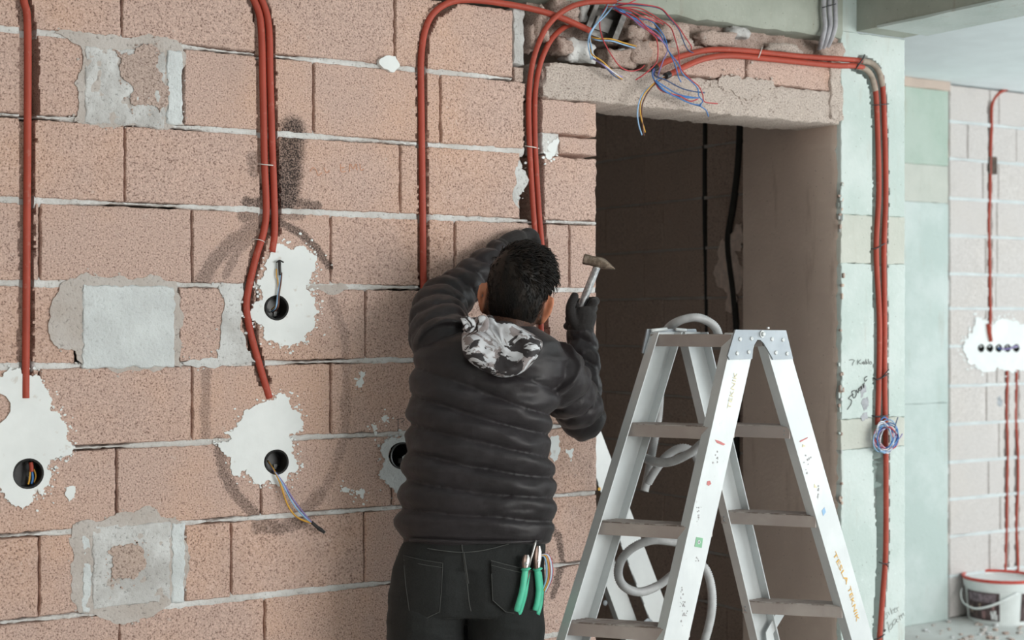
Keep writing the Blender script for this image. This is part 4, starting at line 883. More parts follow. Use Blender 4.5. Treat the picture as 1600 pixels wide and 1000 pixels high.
# grey corrugated hose hung over the ladder
mHose = simple('grey_hose', (0.50, 0.51, 0.52), 0.45, var=0.1)
def hose(path, name, parent, r=0.0125):
    P = spline([D(a, b, d) for a, b, d in path], 8); S = [0.0]
    for a, b in zip(P, P[1:]): S.append(S[-1] + (b - a).length)
    n = int(S[-1] / 0.0028); Q, R = [], []
    for i in range(n + 1):
        s = S[-1] * i / n; k = max(j for j in range(len(S)) if S[j] <= s + 1e-9); k = min(k, len(P) - 2); t = (s - S[k]) / max(1e-9, S[k + 1] - S[k])
        Q.append(P[k].lerp(P[k + 1], t)); R.append(r * (1.0 if i % 2 else 0.80))
    return MB().tube(Q, R, 14).build(name, mHose, parent, smooth=True)
hs = empty('corrugated_hose', D(1060, 1000, 4.1), 'grey corrugated hose looped over the top of the step ladder', 'hose')
hose([(1126, 535, 4.2), (1118, 512, 4.18), (1102, 500, 4.17), (1084, 496, 4.16), (1060, 502, 4.17), (1042, 516, 4.2), (1034, 545, 4.22), (1032, 600, 4.22), (1028, 655, 4.2), (1020, 700, 4.2), (1012, 745, 4.2), (1007, 767, 4.2)], 'hose', hs)
hose([(990, 704, 4.16), (1005, 714, 4.14), (1026, 722, 4.1), (1050, 721, 4.07), (1078, 708, 4.05), (1104, 688, 4.05), (1125, 690, 4.07), (1128, 730, 4.09), (1110, 800, 4.1), (1085, 848, 4.08), (1050, 846, 4.06), (1020, 844, 4.05), (990, 855, 4.04), (971, 875, 4.04), (966, 898, 4.05), (976, 917, 4.06), (1000, 925, 4.08), (1028, 915, 4.1), (1055, 895, 4.1), (1080, 880, 4.12), (1100, 886, 4.12), (1111, 915, 4.12), (1112, 955, 4.12), (1100, 1005, 4.12), (1080, 1060, 4.1)], 'hose', hs)
hose([(1012, 755, 4.17), (1024, 735, 4.16), (1042, 712, 4.15), (1064, 700, 4.14), (1082, 706, 4.14), (1092, 724, 4.14), (1098, 750, 4.15)], 'hose', hs)
# a second ladder leaning inside the doorway
l2 = empty('folded_ladder', W(1010, 1000, 0.42), 'white aluminium rails of a folded ladder leaning behind the step ladder', 'ladder')
def lrail(px, y, par):
    mb = MB().slab([W(*p, y) for p in px], (0, 0.004, 0)); mb.slab([W(*px[0], y), W(*px[1], y), W(*px[1], y + 0.03), W(*px[0], y + 0.03)], (0.003, 0, 0)); mb.slab([W(*px[3], y), W(*px[2], y), W(*px[2], y + 0.03), W(*px[3], y + 0.03)], (0.003, 0, 0)); return mb.build('rail', mAlu, par)
def z0px(px0, py0, px1, py1, y):                       # carry a pixel line on until it meets the floor
    a, b = W(px0, py0, y), W(px1, py1, y); t = (0.0 - a.z) / (b.z - a.z); return a + (b - a) * t
yA = 0.40
r1 = lrail([(860, 560), (1052, 1066), (1085, 1066), (895, 560)], yA, l2)
tag(MB().slab([W(*p, 0.45) for p in ((880, 730), (1002, 1066), (1030, 1066), (908, 730))], (0, 0.03, 0)).build('rail', mAlu, l2))
for p, q in (((1052, 1066), (1085, 1066)),):
    a, b = W(*p, yA), W(*q, yA); e = W(1052, 1066, yA) - W(860, 560, yA); k = a.z / -e.z
    MB().slab([a, b, b + e * k, a + e * k], (0, 0.004, 0)).build('rail_end', mAlu, l2)
    a, b = W(1002, 1066, .45), W(1030, 1066, .45); MB().slab([a, b, b + e * k, a + e * k], (0, 0.03, 0)).build('rail_end', mAlu, l2)
for p in ((1015, 972), (945, 942)): MB().lathe([(0.009, 0), (0.009, 0.003), (0.004, 0.006)], W(*p, yA if p[0] > 1000 else .45), (0, -1, 0), 12).build('bolt', mZinc, l2)
MB().slab([W(*p, yA - 0.003) for p in ((1000, 976), (1012, 966), (1020, 970), (1018, 978), (1002, 980))], (0, 0.003, 0)).build('hook_plate', mZinc, l2)
MB().lathe([(0.006, 0), (0.006, 0.002), (0.002, 0.003)], W(936, 764, yA - .002), (0, -1, 0), 10).build('paint_spot', mOchre, l2)

# ================================================================== the electrician, seen from behind
ZB = 3.98
def C(px, py, dz=0.0): return D(px, py, ZB + dz)
PPM = F / ZB                                  # pixels per metre at the man
def itp(tab, y, k): return float(np.interp(y, [t[0] for t in tab], [t[k] for t in tab]))
def sring(cx, hw, y, dz, hd, n=72, p=0.82, mod=None):
    out = []
    for i in range(n):
        a = 2 * math.pi * i / n; c, s = math.cos(a), math.sin(a)
        u = math.copysign(abs(c) ** p, c); v = math.copysign(abs(s) ** p, s); k = 1.0
        if mod: k = 1 + mod(cx + hw * u, y, v) / (hw / PPM)
        out.append(C(cx + hw * u * k, y, dz + hd * v * (1 + (k - 1) * 1.5)))
    return out
man = empty('person', Vector((C(730, 900).x, C(730, 900).y, 0)), 'person in black puffer jacket seen from behind hammering at conduits on wall', 'person')
def cloth_mat(name, a, b, rough, scale, bump, sheen=0.0):
    m = M(name, rough, 0, 0.35); n = m.noise(scale, 4, 0.6); w = m.noise(3.5, 3)
    m.color(m.mix((n * 0.5 + w * 0.5).ramp(0.38, 0.62), a, b)); m.bump(n, bump, 0.5)
    m.b.inputs['Sheen Weight'].default_value = sheen; m.b.inputs['Sheen Roughness'].default_value = 0.5; return m.m
mJacket = cloth_mat('black_nylon', (0.013, 0.0105, 0.012), (0.023, 0.0185, 0.0215), 0.48, 45, 0.002, 0.08)
mJeans = cloth_mat('black_denim', (0.011, 0.0125, 0.0125), (0.019, 0.0205, 0.0205), 0.85, 260, 0.001, 0.05)
mGlove = cloth_mat('dark_glove', (0.014, 0.012, 0.012), (0.026, 0.023, 0.023), 0.85, 200, 0.001, 0.1)
mHair = M('black_hair', 0.5, 0, 0.22); _n = mHair.noise(60, 3, stretch=(1, 1, 0.3)); mHair.color(mHair.mix(_n.ramp(0.35, 0.7), (0.004, 0.0032, 0.003), (0.016, 0.011, 0.008))); mHair = mHair.m

# ---- head frame: back of the head towards the camera, tilted a little to the right
HC = C(809, 450, 0.03)
roll = math.radians(11); UP0 = Vector((0, 0, 1))
HU = (UP0 * math.cos(roll) + RT * math.sin(roll)).normalized(); HR = (RT * math.cos(roll) - UP0 * math.sin(roll)).normalized(); HF = FW.copy()
def Hd(r, f, u): return HC + HR * r + HF * f + HU * u
mSkin = M('skin', 0.5, 0, 0.4)
def skin():
    m = mSkin; n = m.noise(25, 3); c = m.mix(n.ramp(0.3, 0.7), (0.52, 0.19, 0.10), (0.60, 0.24, 0.135))
    x, y, z = m.xyz(); h = z - HC.z; f = (x - HC.x) * HF.x + (y - HC.y) * HF.y; rr = ((x - HC.x) * HR.x + (y - HC.y) * HR.y + h * HR.z).abs()
    st = h.ramp(-0.145, -0.10) * f.ramp(0.035, 0.0) * rr.ramp(0.082, 0.074) * (m.noise(900, 1).ramp(0.3, 0.6) * 0.3 + 0.7)
    m.color(m.mix(st, c, (0.02, 0.014, 0.011))); m.b.inputs['Subsurface Weight'].default_value = 0.12; m.b.inputs['Subsurface Radius'].default_value = (0.012, 0.004, 0.002); return m.m
mSkin = skin()
body = MB()
b0 = MB().ball((0, 0, 0), (1, 1, 1), 28, 20)
def head_pt(p, k=1.0):
    r, f, u = p.x * 0.079 * k, p.y * 0.098 * k, p.z * (0.110 if p.z > 0 else 0.136) * k
    if p.y > 0 and p.z < 0: r *= 1 - 0.28 * p.y * -p.z; u *= 1.06                    # jaw and chin
    if p.y < 0 and p.z < -0.3: f *= 1 - 0.35 * (-p.z - 0.3)                          # nape
    return r, f, u
body.add([Hd(*head_pt(p)) for p in b0.v], b0.f)
body.tube([Hd(0, 0.085, 0.03), Hd(0, 0.105, -0.005), Hd(0, 0.118, -0.032), Hd(0, 0.098, -0.042)], [0.009, 0.011, 0.016, 0.010], 10)      # nose
body.tube([Hd(-0.045, 0.078, 0.03), Hd(0, 0.095, 0.034), Hd(0.045, 0.078, 0.03)], 0.010, 8)                                          # brow
body.tube([Hd(-0.022, 0.086, -0.066), Hd(0, 0.096, -0.064), Hd(0.022, 0.086, -0.066)], [0.004, 0.008, 0.004], 8)                      # lips
body.tube([Hd(-0.02, 0.083, -0.104), Hd(0, 0.092, -0.104), Hd(0.02, 0.083, -0.104)], 0.014, 8)                                        # chin
for sg in (-1, 1):                            # ears
    e = [(0.070, 0.004, -0.082), (0.081, -0.006, -0.074), (0.092, -0.018, -0.048), (0.0955, -0.020, -0.024), (0.092, -0.010, -0.010), (0.079, 0.004, -0.014)]
    body.tube(spline([Hd(sg * r, f, u) for r, f, u in e], 4), 0.0068, 8)
    body.slab([Hd(sg * (r - 0.003), f + 0.002, u) for r, f, u in e], HR * (-sg * 0.006))
NB = C(798, 545, 0.015)
body.tube([Hd(0, -0.012, -0.06), Hd(0, -0.016, -0.11), NB], [0.062, 0.056, 0.064], 20)
tb = [(470, 745, 840, .05), (530, 700, 850, .075), (560, 680, 866, .09), (650, 668, 842, .10), (740, 660, 836, .09), (820, 648, 838, .10), (900, 640, 838, .11), (965, 640, 838, .10)]
body.loft([sring((itp(tb, y, 1) + itp(tb, y, 2)) / 2, (itp(tb, y, 2) - itp(tb, y, 1)) / 2, y, 0.0, itp(tb, y, 3), 28) for y in range(540, 944, 12)])
LA = [(700, 545, .0), (686, 508, .10), (690, 474, .185), (714, 456, .235), (740, 434, .28), (764, 411, .32), (784, 392, .35)]      # raised left arm
RA = [(862, 575, .0), (884, 605, .07), (906, 640, .15), (914, 655, .2), (914, 628, .245), (912, 590, .26), (910, 550, .27), (908, 514, .27)]  # right arm with the hammer
body.tube(spline([C(*p) for p in LA], 5), [0.05 - 0.022 * i / 30 for i in range(31)], 14)
body.tube(spline([C(*p) for p in RA], 5), [0.05 - 0.022 * i / 35 for i in range(36)], 14)
LEG = {'l': [(960, 668, 50, .09), (1060, 668, 46, .08), (1230, 670, 36, .062), (1320, 672, 35, .06), (1440, 674, 24, .042), (1478, 676, 24, .045)],
       'r': [(960, 788, 48, .09), (1060, 788, 44, .08), (1230, 786, 35, .062), (1320, 786, 34, .06), (1440, 786, 24, .042), (1478, 788, 24, .045)]}
def floor_y(py, dz): return py
for k in 'lr':
    t = LEG[k]; body.loft([sring(itp(t, y, 1), itp(t, y, 2), y, 0.0, itp(t, y, 3), 20, 1.0) for y in list(range(930, 1479, 14))])
    cx = t[-1][1]; body.tube([C(cx, 1462, -0.03), C(cx, 1470, 0.06), C(cx, 1474, 0.15)], [0.036, 0.038, 0.03], 12, flat=0.8)
def _s(L, k=0.78): return [(a, b - 3, dz * k + 0.005, r) for a, b, dz, r in L]
LH = {'palm': [(784, 394, .45, .030), (797, 385, .475, .033), (810, 379, .50, .031), (817, 378, .515, .024)],
      'fingers': [[(812, 372, .51, .0115), (824, 365, .535, .0105), (833, 367, .555, .0095), (838, 372, .562, .0085)], [(815, 376, .52, .0115), (828, 372, .55, .0105), (838, 377, .562, .0095), (841, 383, .565, .0085)],
                  [(814, 382, .53, .011), (827, 381, .555, .010), (836, 387, .565, .009), (838, 393, .567, .008)], [(809, 388, .53, .010), (820, 389, .553, .009), (828, 394, .562, .008), (830, 399, .565, .0075)],
                  [(796, 391, .47, .013), (808, 398, .475, .012), (821, 397, .49, .0105), (829, 392, .505, .009)]]}
LH = {'palm': _s(LH['palm']), 'fingers': [_s(f) for f in LH['fingers']]}
RH = {'palm': [(908, 516, .27, .030), (911, 504, .268, .034), (914, 491, .268, .034), (914, 480, .27, .024)], 'fingers': []}
for q in range(4):                            # four fingers closed round the handle, the thumb along it
    y = 468 + 11.5 * q; x = 3.2 * q; r = (.0098, .0100, .0096, .0086)[q]
    RH['fingers'].append([(927 - x, y + 5, .266, r * 1.1), (931 - x, y + 2, .288, r), (921 - x, y + 2, .313, r), (905 - x, y + 4, .316, r), (895 - x, y + 7, .298, r), (899 - x, y + 9, .279, r * .9)])
RH['fingers'].append([(902, 511, .252, .0140), (892, 494, .245, .0130), (892, 477, .249, .0120), (898, 463, .257, .0105)])
def hand(mb, h, k=1.0, add=0.0):
    mb.tube(spline([C(*p[:3]) for p in h['palm']], 3), [float(v) * k + add for v in np.interp(np.linspace(0, 1, 10), np.linspace(0, 1, 4), [p[3] for p in h['palm']])], 14, flat=0.85)
    for f in h['fingers']:
        n = len(f); m = (n - 1) * 4 + 1
        P = spline([C(*p[:3]) for p in f], 4); R = [float(v) * k + add for v in np.interp(np.linspace(0, 1, m), np.linspace(0, 1, n), [p[3] for p in f])]
        mb.tube([C(*h['palm'][2][:3])] + P, [R[0]] + R, 10); mb.ball(P[-1], R[-1], 10, 6); mb.ball(P[0], R[0] * 1.1, 10, 6)
hand(body, LH, 0.86); hand(body, RH, 0.86)
bo = link_mesh('body', remeshed(body, 0.0065, 3), mSkin, man)
mEye = simple('eye_white', (0.8, 0.78, 0.75), 0.2); mIris = simple('iris', (0.03, 0.015, 0.01), 0.15)
for sg in (-1, 1):
    ey = MB().ball(Hd(sg * 0.031, 0.078, 0.010), 0.0125, 14, 10).build('eye', mEye, man, smooth=True)
    MB().ball(Hd(sg * 0.031, 0.087, 0.010), 0.0052, 10, 8).build('iris', mIris, ey, smooth=True)

# ---- jacket
JT = [(510, 742, 836, .07), (518, 722, 850, .085), (526, 694, 862, .10), (534, 668, 874, .112), (544, 654, 882, .12), (560, 646, 887, .125), (590, 643, 882, .13), (620, 640, 872, .135), (660, 637, 861, .138), (700, 633, 861, .138),
      (740, 628, 864, .137), (770, 624, 867, .136), (800, 622, 866, .137), (822, 621, 865, .137), (838, 622, 863, .134), (848, 628, 860, .128), (853, 640, 850, .115)]
def band(x, y, v=-1):
    sl = 0.05 + 0.30 * max(0.0, min(1.0, 1 - (y - 640) / 190)) 
    if y < 560: sl *= max(0, (y - 500) / 60)
    y0 = y - sl * (x - 640) - (4 * nz(x * 0.012, y * 0.02)); return y0
def jmod(x, y, v):
    s = band(x, y, v) / 45.0 + 0.28; fr = s - math.floor(s); bulge = max(0, math.sin(math.pi * fr)) ** 0.4 - 0.78
    amp = 0.023 if y > 600 else 0.023 * max(0, (y - 545) / 55)
    w = 0.006 * nz(x * 0.02, y * 0.05, 3) + 0.007 * nz(x * 0.012 + y * 0.02, y * 0.04, 9) + 0.0015 * nz(x * 0.05, y * 0.13, 5)
    pull = 0.006 * math.sin((y * 0.9 - x * 0.55) * 0.11) * max(0, 1 - abs(x - 835) / 60) if 590 < y < 800 else 0
    return amp * bulge + w + pull
jk = MB()
jk.loft([sring((itp(JT, y, 1) + itp(JT, y, 2)) / 2, (itp(JT, y, 2) - itp(JT, y, 1)) / 2, y, 0.0, itp(JT, y, 3), 120, 0.82, jmod) for y in np.arange(510, 853.1, 2.0)])
def sleeve(mb, pts, rad, pitch, amp, seed, skew=0.0):
    P = spline([C(*p) for p in pts], 14); n = len(P); S = [0.0]
    for a, b in zip(P, P[1:]): S.append(S[-1] + (b - a).length)
    R = np.interp(np.linspace(0, 1, n), np.linspace(0, 1, len(rad)), rad); rings = []; prev = None
    for i, p in enumerate(P):
        t = (P[min(i + 1, n - 1)] - P[max(i - 1, 0)]).normalized()
        u = (Vector((0, 0, 1)) - t * t.z) if prev is None else (prev - t * prev.dot(t)); u.normalize(); prev = u; w = t.cross(u); ring = []
        for k in range(40):
            a = 2 * math.pi * k / 40; s = (S[i] + skew * math.cos(a + 0.6) + 0.006 * nz(a * 2, S[i] * 20, seed)) / pitch; fr = s - math.floor(s)
            r = R[i] + amp * (max(0, math.sin(math.pi * fr)) ** 0.4 - 0.78) + 0.007 * nz(math.cos(a) * 1.8, math.sin(a) * 1.8, S[i] * 17 + seed) + 0.003 * nz(a * 3, S[i] * 60, seed)
            ring.append(p + u * (math.cos(a) * r) + w * (math.sin(a) * r))
        rings.append(ring)
    mb.loft(rings)
sleeve(jk, LA, [.085, .080, .070, .061, .054, .046, .036], 0.060, 0.016, 1.0, 0.02)
sleeve(jk, RA, [.080, .072, .064, .055, .047, .046, .045, .036], 0.060, 0.017, 5.0, -0.03)
jk.ball(C(880, 592, 0.02), (0.058, 0.07, 0.062), 20, 14); jk.ball(C(688, 535, 0.03), (0.075, 0.085, 0.075), 20, 14); jk.ball(C(908, 652, 0.17), 0.060, 20, 14)
jo = link_mesh('jacket', remeshed(jk, 0.0042, 1, 0.3), mJacket, man)
def ring_depth(tab, px, py, p=0.82):
    l, r, hd = itp(tab, py, 1), itp(tab, py, 2), itp(tab, py, 3); u = min(0.995, abs((px - (l + r) / 2) / ((r - l) / 2)))
    c = u ** (1 / p); return -hd * (max(0, 1 - c * c) ** 0.5) ** p
# dusty streak, inner vest edge, elastic hem
for pts in ([(640, 843), (680, 845), (740, 847), (800, 847), (846, 845)],):
    MB().tube(spline([C(a, b, ring_depth(JT, a, b) - 0.001) for a, b in pts], 8), 0.004, 8).build('hem_cord', mJacket, jo, smooth=True)
# ---- hood lying on the back: white and grey camouflage lining
def camo():
    m = M('camouflage_lining', 0.6, 0, 0.3).obj(); a = m.noise(10, 4, 0.7, stretch=(1.6, 1, 1), dist=1.2); b = m.noise(11, 4, 0.65, stretch=(1, 1, 1.7), dist=0.8)
    c = m.mix(a.ramp(0.50, 0.54), (0.60, 0.61, 0.64), (0.27, 0.235, 0.235)); c = m.mix(b.ramp(0.51, 0.54), c, (0.035, 0.03, 0.032)); m.color(c); return m.m
mCamo = camo()
HO = [(722, 500), (729, 496), (738, 499), (748, 494), (757, 497), (763, 492), (770, 494), (776, 502), (786, 501), (800, 504), (815, 512), (832, 521), (846, 531), (848, 540), (843, 554), (833, 567), (820, 580), (803, 588), (784, 590), (766, 585), (748, 576), (732, 564), (723, 553), (721, 525)]
oc = Vector((786, 543)); hoodv, hoodf = [], []; n = len(HO) * 3
OUT = [Vector(p).to_2d() for p in spline([(a, b, 0) for a, b in HO + HO[:1]], 3)][:-1]
prof = [(1.0, -0.012), (0.985, 0.012), (0.93, 0.030), (0.84, 0.040), (0.74, 0.042), (0.64, 0.036), (0.54, 0.026), (0.42, 0.019), (0.28, 0.017), (0.14, 0.018), (0.03, 0.019)]
rings = []
for k, h in prof:
    ring = []
    for i, p in enumerate(OUT):
        q = oc + (p - oc) * k; base = ring_depth(JT, q.x, max(q.y, 500)) - 0.004; wr = 0.008 * nz(q.x * 0.07, q.y * 0.1) + 0.005 * nz(q.x * 0.15, q.y * 0.2, 4) if k < 0.98 else 0
        up_ = max(0, (560 - q.y) / 60) * 0.012
        ring.append(C(q.x, q.y, max(base, -0.2) - h - up_ + wr))
    rings.append(ring)
hood = MB().loft(rings, True, True).build('hood', mCamo, man, smooth=True); hood['label'] = 'white and grey camouflage hood lining'
for pts, r in (([(722, 503), (730, 500), (738, 506), (733, 514), (726, 510)], 0.010), ([(748, 500), (757, 499), (757, 512), (747, 514)], 0.010)): MB().tube(spline([C(a, b, -0.145) for a, b in pts], 4), r, 8).build('gathered_fold', mCamo, hood, smooth=True)
for pts, r in (([(846, 536), (852, 530), (858, 537), (862, 543), (856, 548)], 0.011), ([(844, 545), (853, 541), (861, 540)], 0.012)): MB().tube(spline([C(a, b, -0.03) for a, b in pts], 4), r, 8).build('collar_gather', mJacket, jo, smooth=True)
# ---- hair: a cap plus loose strands
hv = MB().ball((0, 0, 0), (1, 1, 1), 40, 30); keep = {}
def hairline(p): return -0.74 if p.y < -0.35 else (-0.12 if p.y < 0.12 else 0.30 + 0.25 * p.y)
pts = []
for p in hv.v:
    top = max(0, p.z); thick = 1.015 + 0.06 * max(0, min(1, (p.z + 0.15) / 0.7)) + 0.045 * nz(p.x * 6, p.y * 6, p.z * 6) * max(0, min(1, p.z + 0.4)) + 0.05 * max(0, p.x) * max(0, p.z)
    r, f, u = head_pt(p); pts.append(Hd(r * thick, f * thick, u * (thick + 0.01)))
fs = [f for f in hv.f if len(f) == 4 and all(hv.v[i].z > hairline(hv.v[i]) - 0.02 for i in f)] + [f for f in hv.f if len(f) > 4 and hv.v[f[0]].z > 0]
hairm = MB().add(pts, fs); rh = random.Random(3)
def strand(p, L, dirv, r, lift):
    a, b, c = head_pt(p); q = Hd(a * 1.025, b * 1.025, c * 1.03); nrm = (q - HC).normalized(); d = (dirv - nrm * dirv.dot(nrm)).normalized()
    P = [q, q + d * L * 0.4 + nrm * L * lift, q + d * L * 0.8 + nrm * L * lift * 1.1 + Vector((0, 0, rh.uniform(-.1, .1) * L)), q + d * L + nrm * L * lift * rh.uniform(0.2, 1.4)]
    hairm.tube(P, [r, r * 0.9, r * 0.6, r * 0.12], 4)
for k in range(3600):
    z = rh.uniform(-0.5, 1.0); a = rh.uniform(0, 2 * math.pi); s = math.sqrt(1 - z * z); p = Vector((s * math.cos(a), s * math.sin(a), z))
    if z < hairline(p): continue
    low = max(0, min(1, (z - 0.05 + 0.25 * p.x) / 0.55)); j = 0.12 + 0.25 * low
    flow = HR * (0.25 + 1.0 * low) - HU * (1.0 - 1.1 * low) + HF * 0.4 * low + Vector((rh.gauss(0, j), rh.gauss(0, j), rh.gauss(0, j)))
    L = 0.007 + 0.024 * low * rh.uniform(0.5, 1.3) + (0.012 * rh.random() if p.x > 0.3 and z > 0.2 else 0)
    strand(p, L, flow, 0.0007 + 0.0011 * low, 0.10 + 0.25 * low)
hairm.build('hair', mHair, man, smooth=True)

# ---- jeans
PT = [(838, 634, 852, .115), (855, 626, 852, .12), (870, 619, 851, .126), (900, 611, 851, .132), (930, 606, 851, .134), (955, 606, 849, .129), (968, 607, 848, .122), (975, 607, 847, .119)]
jn = MB()
jn.loft([sring((itp(PT, y, 1) + itp(PT, y, 2)) / 2, (itp(PT, y, 2) - itp(PT, y, 1)) / 2, y, 0.0, itp(PT, y, 3), 64, 0.86, lambda x, yy, v: 0.003 * nz(x * .05, yy * .05, v) - 0.012 * math.exp(-((x - 729) / 16) ** 2) * (1 if yy > 890 else 0)) for y in np.arange(838, 969, 4)])
JL = {'l': [(940, 664, 58, .112), (968, 664.5, 61.0, .121), (985, 664.5, 61.5, .121), (1000, 665, 61.0, .118), (1100, 668, 53, .102), (1230, 670, 46, .082), (1320, 672, 44, .078), (1440, 674, 38, .068), (1470, 675, 40, .072)],
      'r': [(940, 791, 58, .112), (968, 790.5, 60.0, .121), (985, 790.5, 60.5, .121), (1000, 790.5, 59.5, .118), (1100, 788, 52, .098), (1230, 786, 46, .082), (1320, 786, 44, .078), (1440, 786, 38, .068), (1470, 787, 40, .072)]}
for k in 'lr':
    t = JL[k]; jn.loft([sring(itp(t, y, 1), itp(t, y, 2), y, 0.0, itp(t, y, 3), 40, 0.95, lambda x, yy, v: 0.004 * nz(x * .04, yy * .03, v * 2) + 0.003 * nz(x * .02, yy * .09)) for y in np.arange(940, 1471, 6)])
je = link_mesh('jeans', remeshed(jn, 0.0045, 2), mJeans, man)
mStitch = simple('grey_stitch', (0.085, 0.088, 0.085), 0.9)
def on_jeans(a, b, off=0.0): return C(a, b, ring_depth(PT, a, b, 0.86) - off)
def pocket(px, name='back_pocket'):
    P = [Vector(p).to_2d() for p in px]; c = sum(P, Vector((0, 0))) / len(P); rings = []
    for k, o in ((1.0, 0.0005), (0.99, 0.0045), (0.9, 0.0055), (0.6, 0.0065), (0.25, 0.0065)):
        rings.append([on_jeans(*(c + (p - c) * k), o + 0.003) for p in P])
    return MB().loft(rings).build(name, mJeans, je, smooth=True, angle=50)
def dense(px, n=5):
    return [lerp2(a, b, k / n) for a, b in zip(px, px[1:] + px[:1]) for k in range(n)]
PK1 = [(630, 868), (660, 875), (692, 880), (690, 920), (687, 956), (662, 968), (640, 958), (634, 915)]; PK2 = [(767, 876), (790, 882), (820, 889), (846, 896), (847, 930), (845, 950), (815, 960), (790, 956), (770, 938)]
for P in (PK1, PK2):
    pocket(dense(P)); 
    MB().tube([on_jeans(a, b, 0.0085) for a, b in dense(P, 6)[:-1]], 0.0008, 5).build('pocket_stitch', mStitch, je)
MB().tube(spline([on_jeans(a, b + 7, 0.0095) for a, b in PK1[:3]], 6), 0.0007, 5).build('pocket_stitch', mStitch, je); MB().tube(spline([on_jeans(a, b + 7, 0.0095) for a, b in PK2[:4]], 6), 0.0007, 5).build('pocket_stitch', mStitch, je)
for pts in ([(668, 857), (695, 861), (722, 863), (755, 860), (795, 850)], [(721, 846), (723, 862), (726, 885), (730, 912), (733, 940), (736, 955)], [(725, 863), (728, 885), (732, 912)]):
    MB().tube(spline([on_jeans(a, b, 0.0055 if pts[0][1] > 850 else 0.003) for a, b in pts], 8), 0.0011, 6).build('seam', mStitch, je, smooth=True)
# ---- gloves and boots
for nm, h, cuff in (('glove', LH, [(776, 400, .338), (788, 389, .36)]), ('glove', RH, [(908, 522, .27), (908, 508, .27)])):
    g = MB(); hand(g, h, 1.0, 0.0016); g.tube([C(*p) for p in cuff], 0.036, 16)
    link_mesh(nm, remeshed(g, 0.0032, 2), mGlove, man)
mBoot = simple('black_boot', (0.03, 0.026, 0.023), 0.6); mSole = simple('boot_sole', (0.05, 0.045, 0.04), 0.8)
for cx in (676, 788):
    b = C(cx, 1470); b.z = 0.0; A = lambda f, u, r=0.0: b + FW * f + RT * r + Vector((0, 0, u)); bt = MB()
    bt.tube([A(0, 0.16), A(0, 0.10), A(0, 0.06)], [0.052, 0.05, 0.05], 18); bt.tube([A(-0.055, 0.052), A(0.0, 0.062), A(0.08, 0.06), A(0.15, 0.05), A(0.20, 0.042)], [0.040, 0.052, 0.05, 0.046, 0.030], 18, flat=0.9)
    bo_ = link_mesh('boot', remeshed(bt, 0.007, 3), mBoot, man)
    out = [A(f, 0.0, r) for f, r in ((-0.09, -0.03), (-0.09, 0.03), (-0.03, 0.045), (0.06, 0.045), (0.14, 0.052), (0.21, 0.038), (0.235, 0.0), (0.21, -0.038), (0.14, -0.052), (0.06, -0.045), (-0.03, -0.045))]
    MB().slab(out, (0, 0, 0.028)).build('sole', mSole, bo_)

# ================================================================== hammer in the right hand
hm = empty('hammer', C(897, 510, 0.285), 'small steel hammer held up in the right gloved hand', 'hammer')
def hammer_mat(a, b, r): 
    m = M('hammer_steel', r, 0.8, 0.5); n = m.noise(60, 4, 0.65); m.color(m.mix(n.ramp(0.4, 0.62), a, b)); m.bump(n, 0.001); return m.m
mHead = hammer_mat((0.17, 0.13, 0.10), (0.34, 0.27, 0.22), 0.42); mHandle = hammer_mat((0.36, 0.37, 0.39), (0.60, 0.62, 0.64), 0.35)
h0, h1 = C(934, 414, 0.275), C(892, 518, 0.288)
MB().tube([h0.lerp(h1, t) for t in (0, .1, .3, .5, .7, .85, 1)], [0.0105, 0.0105, 0.0108, 0.0108, 0.0112, 0.0118, 0.012], 16).build('handle', mHandle, hm, smooth=True, angle=50)
ha, hb = C(911, 404.5, 0.277), C(962, 416, 0.272); ax = (hb - ha).normalized(); hup = (Vector((0, 0, 1)) - ax * ax.z).normalized(); hs2 = ax.cross(hup); L = (hb - ha).length; rings = []
for t, hh, ww, sh in ((0.0, .0115, .0115, 0), (0.025, .0148, .0148, 0), (0.16, .0152, .0152, 0), (0.23, .0136, .014, 0), (0.30, .0146, .015, 0), (0.58, .0155, .015, 0), (0.66, .0140, .0145, -.001), (0.85, .0075, .014, -.0045), (0.97, .0026, .013, -.0075), (1.0, .0012, .0125, -.008)):
    c = ha + ax * (L * t) + hup * sh; ring = []
    for k in range(16):
        a = 2 * math.pi * k / 16; e = 0.55; u = math.copysign(abs(math.cos(a)) ** e, math.cos(a)); v = math.copysign(abs(math.sin(a)) ** e, math.sin(a)); ring.append(c + hup * (hh * u) + hs2 * (ww * v))
    rings.append(ring)
MB().loft(rings).build('hammer_head', mHead, hm, smooth=True, angle=45)
MB().tube([C(934.5, 413, .275), C(933, 417, .275)], 0.0135, 14).build('collar', mHead, hm, smooth=True, angle=40)

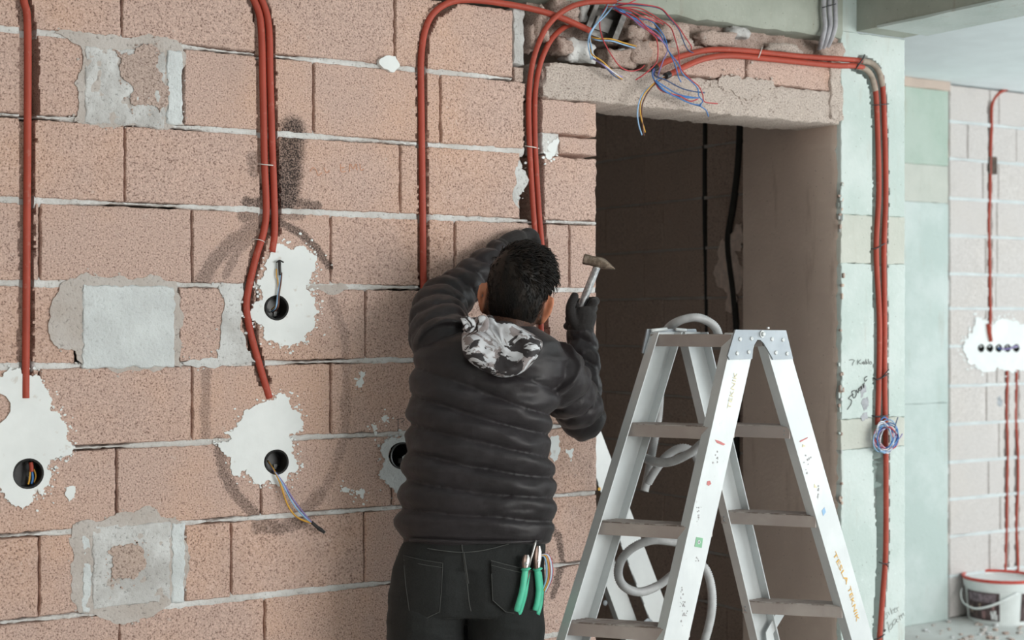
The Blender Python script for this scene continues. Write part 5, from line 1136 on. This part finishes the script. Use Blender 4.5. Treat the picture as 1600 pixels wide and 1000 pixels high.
# ================================================================== pliers and wires in the back pocket
mGrip = simple('green_grip', (0.09, 0.55, 0.36), 0.38, var=0.06); mJaw = simple('plier_steel', (0.45, 0.44, 0.43), 0.35, metal=0.8, var=0.25); mJawD = simple('dark_plier_steel', (0.16, 0.11, 0.09), 0.4, metal=0.6, var=0.3)
def pliers(handle, jaw, label, tip, rot):
    o = empty('pliers', on_jeans(*handle[-1], 0.03), label, 'pliers', 'pliers in the back pocket'); off = [0.026, 0.026, 0.027, 0.028, 0.026]
    R = [0.0085, 0.0088, 0.0086, 0.0086, 0.0078]
    P = spline([on_jeans(a, b, q) for (a, b), q in zip(handle, off)], 5); RR = list(np.interp(np.linspace(0, 1, len(P)), np.linspace(0, 1, 5), R)); RR[-1] *= 0.8
    g = MB().tube(P, [float(v) for v in RR], 14, flat=0.85).build('grip', mGrip, o, smooth=True)
    a = on_jeans(handle[0][0] + 1, handle[0][1] + 3, .026); b = on_jeans(handle[0][0] + 0.5, handle[0][1] - 1, .026)
    MB().tube([a, a.lerp(b, 0.5), b], [0.0095, 0.0135, 0.009], 14).build('guard', mGrip, g, smooth=True)
    Q = spline([on_jeans(x + 3, y + 6, 0.006) for x, y in handle], 4); MB().tube(Q, 0.0075, 10).build('rear_grip', mGrip, o, smooth=True)
    j0, j1 = jaw
    for s, mt in ((-2.6, mJawD), (2.4, mJaw)):
        Pj = [on_jeans(j0[0] + s * .4, j0[1] + 2, .026), on_jeans(lerp2(j0, j1, .4)[0] + s, lerp2(j0, j1, .4)[1], .026), on_jeans(lerp2(j0, j1, .75)[0] + s, lerp2(j0, j1, .75)[1], .026), on_jeans(j1[0] + s * .7, j1[1], .026)]
        MB().tube(Pj, [0.006, 0.0072, 0.0058, 0.0028], 8, flat=0.8).build('jaw', mt, o, smooth=True, angle=40)
    MB().lathe([(0.0045, 0), (0.0045, 0.003), (0.002, 0.004)], on_jeans(*lerp2(j0, j1, 0.28), .031), -FW, 12).build('pivot', mJaw, o)
    return o
pliers([(821, 888), (819, 905), (816, 924), (811, 942), (807, 955)], [(821, 886), (823, 867)], 'short-nosed pliers with green grips, left of the pair in back pocket', None, 0)
pliers([(839, 888), (841, 905), (842, 922), (840, 940), (836, 954)], [(839, 886), (841, 853)], 'long-nosed pliers with green grips, right of the pair in back pocket', None, 0)
sd = empty('screwdriver', on_jeans(824, 886, .03), 'thin steel screwdriver blade between the green pliers in pocket', 'screwdriver')
MB().tube([on_jeans(825, 890, .03), on_jeans(831, 868, .03), on_jeans(836, 850, .03), on_jeans(837.5, 844, .03)], [0.003, 0.003, 0.0032, 0.0022], 10).build('blade', mJaw, sd, smooth=True); MB().tube([on_jeans(825, 890, .02), on_jeans(818, 918, .012)], 0.007, 12).build('grip', mJawD, sd, smooth=True)
wp = empty('wire_coil', on_jeans(846, 925, 0), 'small coil of coloured wires sticking out of the back pocket', 'wires')
for k, mt in enumerate((mCyan, mWhiteW, mRed, mYel, mRedW, mBlue, mWhiteW, mCyan, mRedW)):
    s = k * 1.6; d0 = -0.055 + 0.01 * (k % 3)
    MB().tube(spline([C(843, 866 - s * .3 + 4, d0), C(850 + s * .55, 868 - s * .25 + 2, d0), C(853.5 + s * .75, 884, d0), C(853 + s * .7, 905, d0), C(848 + s * .35, 922 + s * .3, d0)], 6), 0.0019, 6).build('wire', mt, wp, smooth=True)
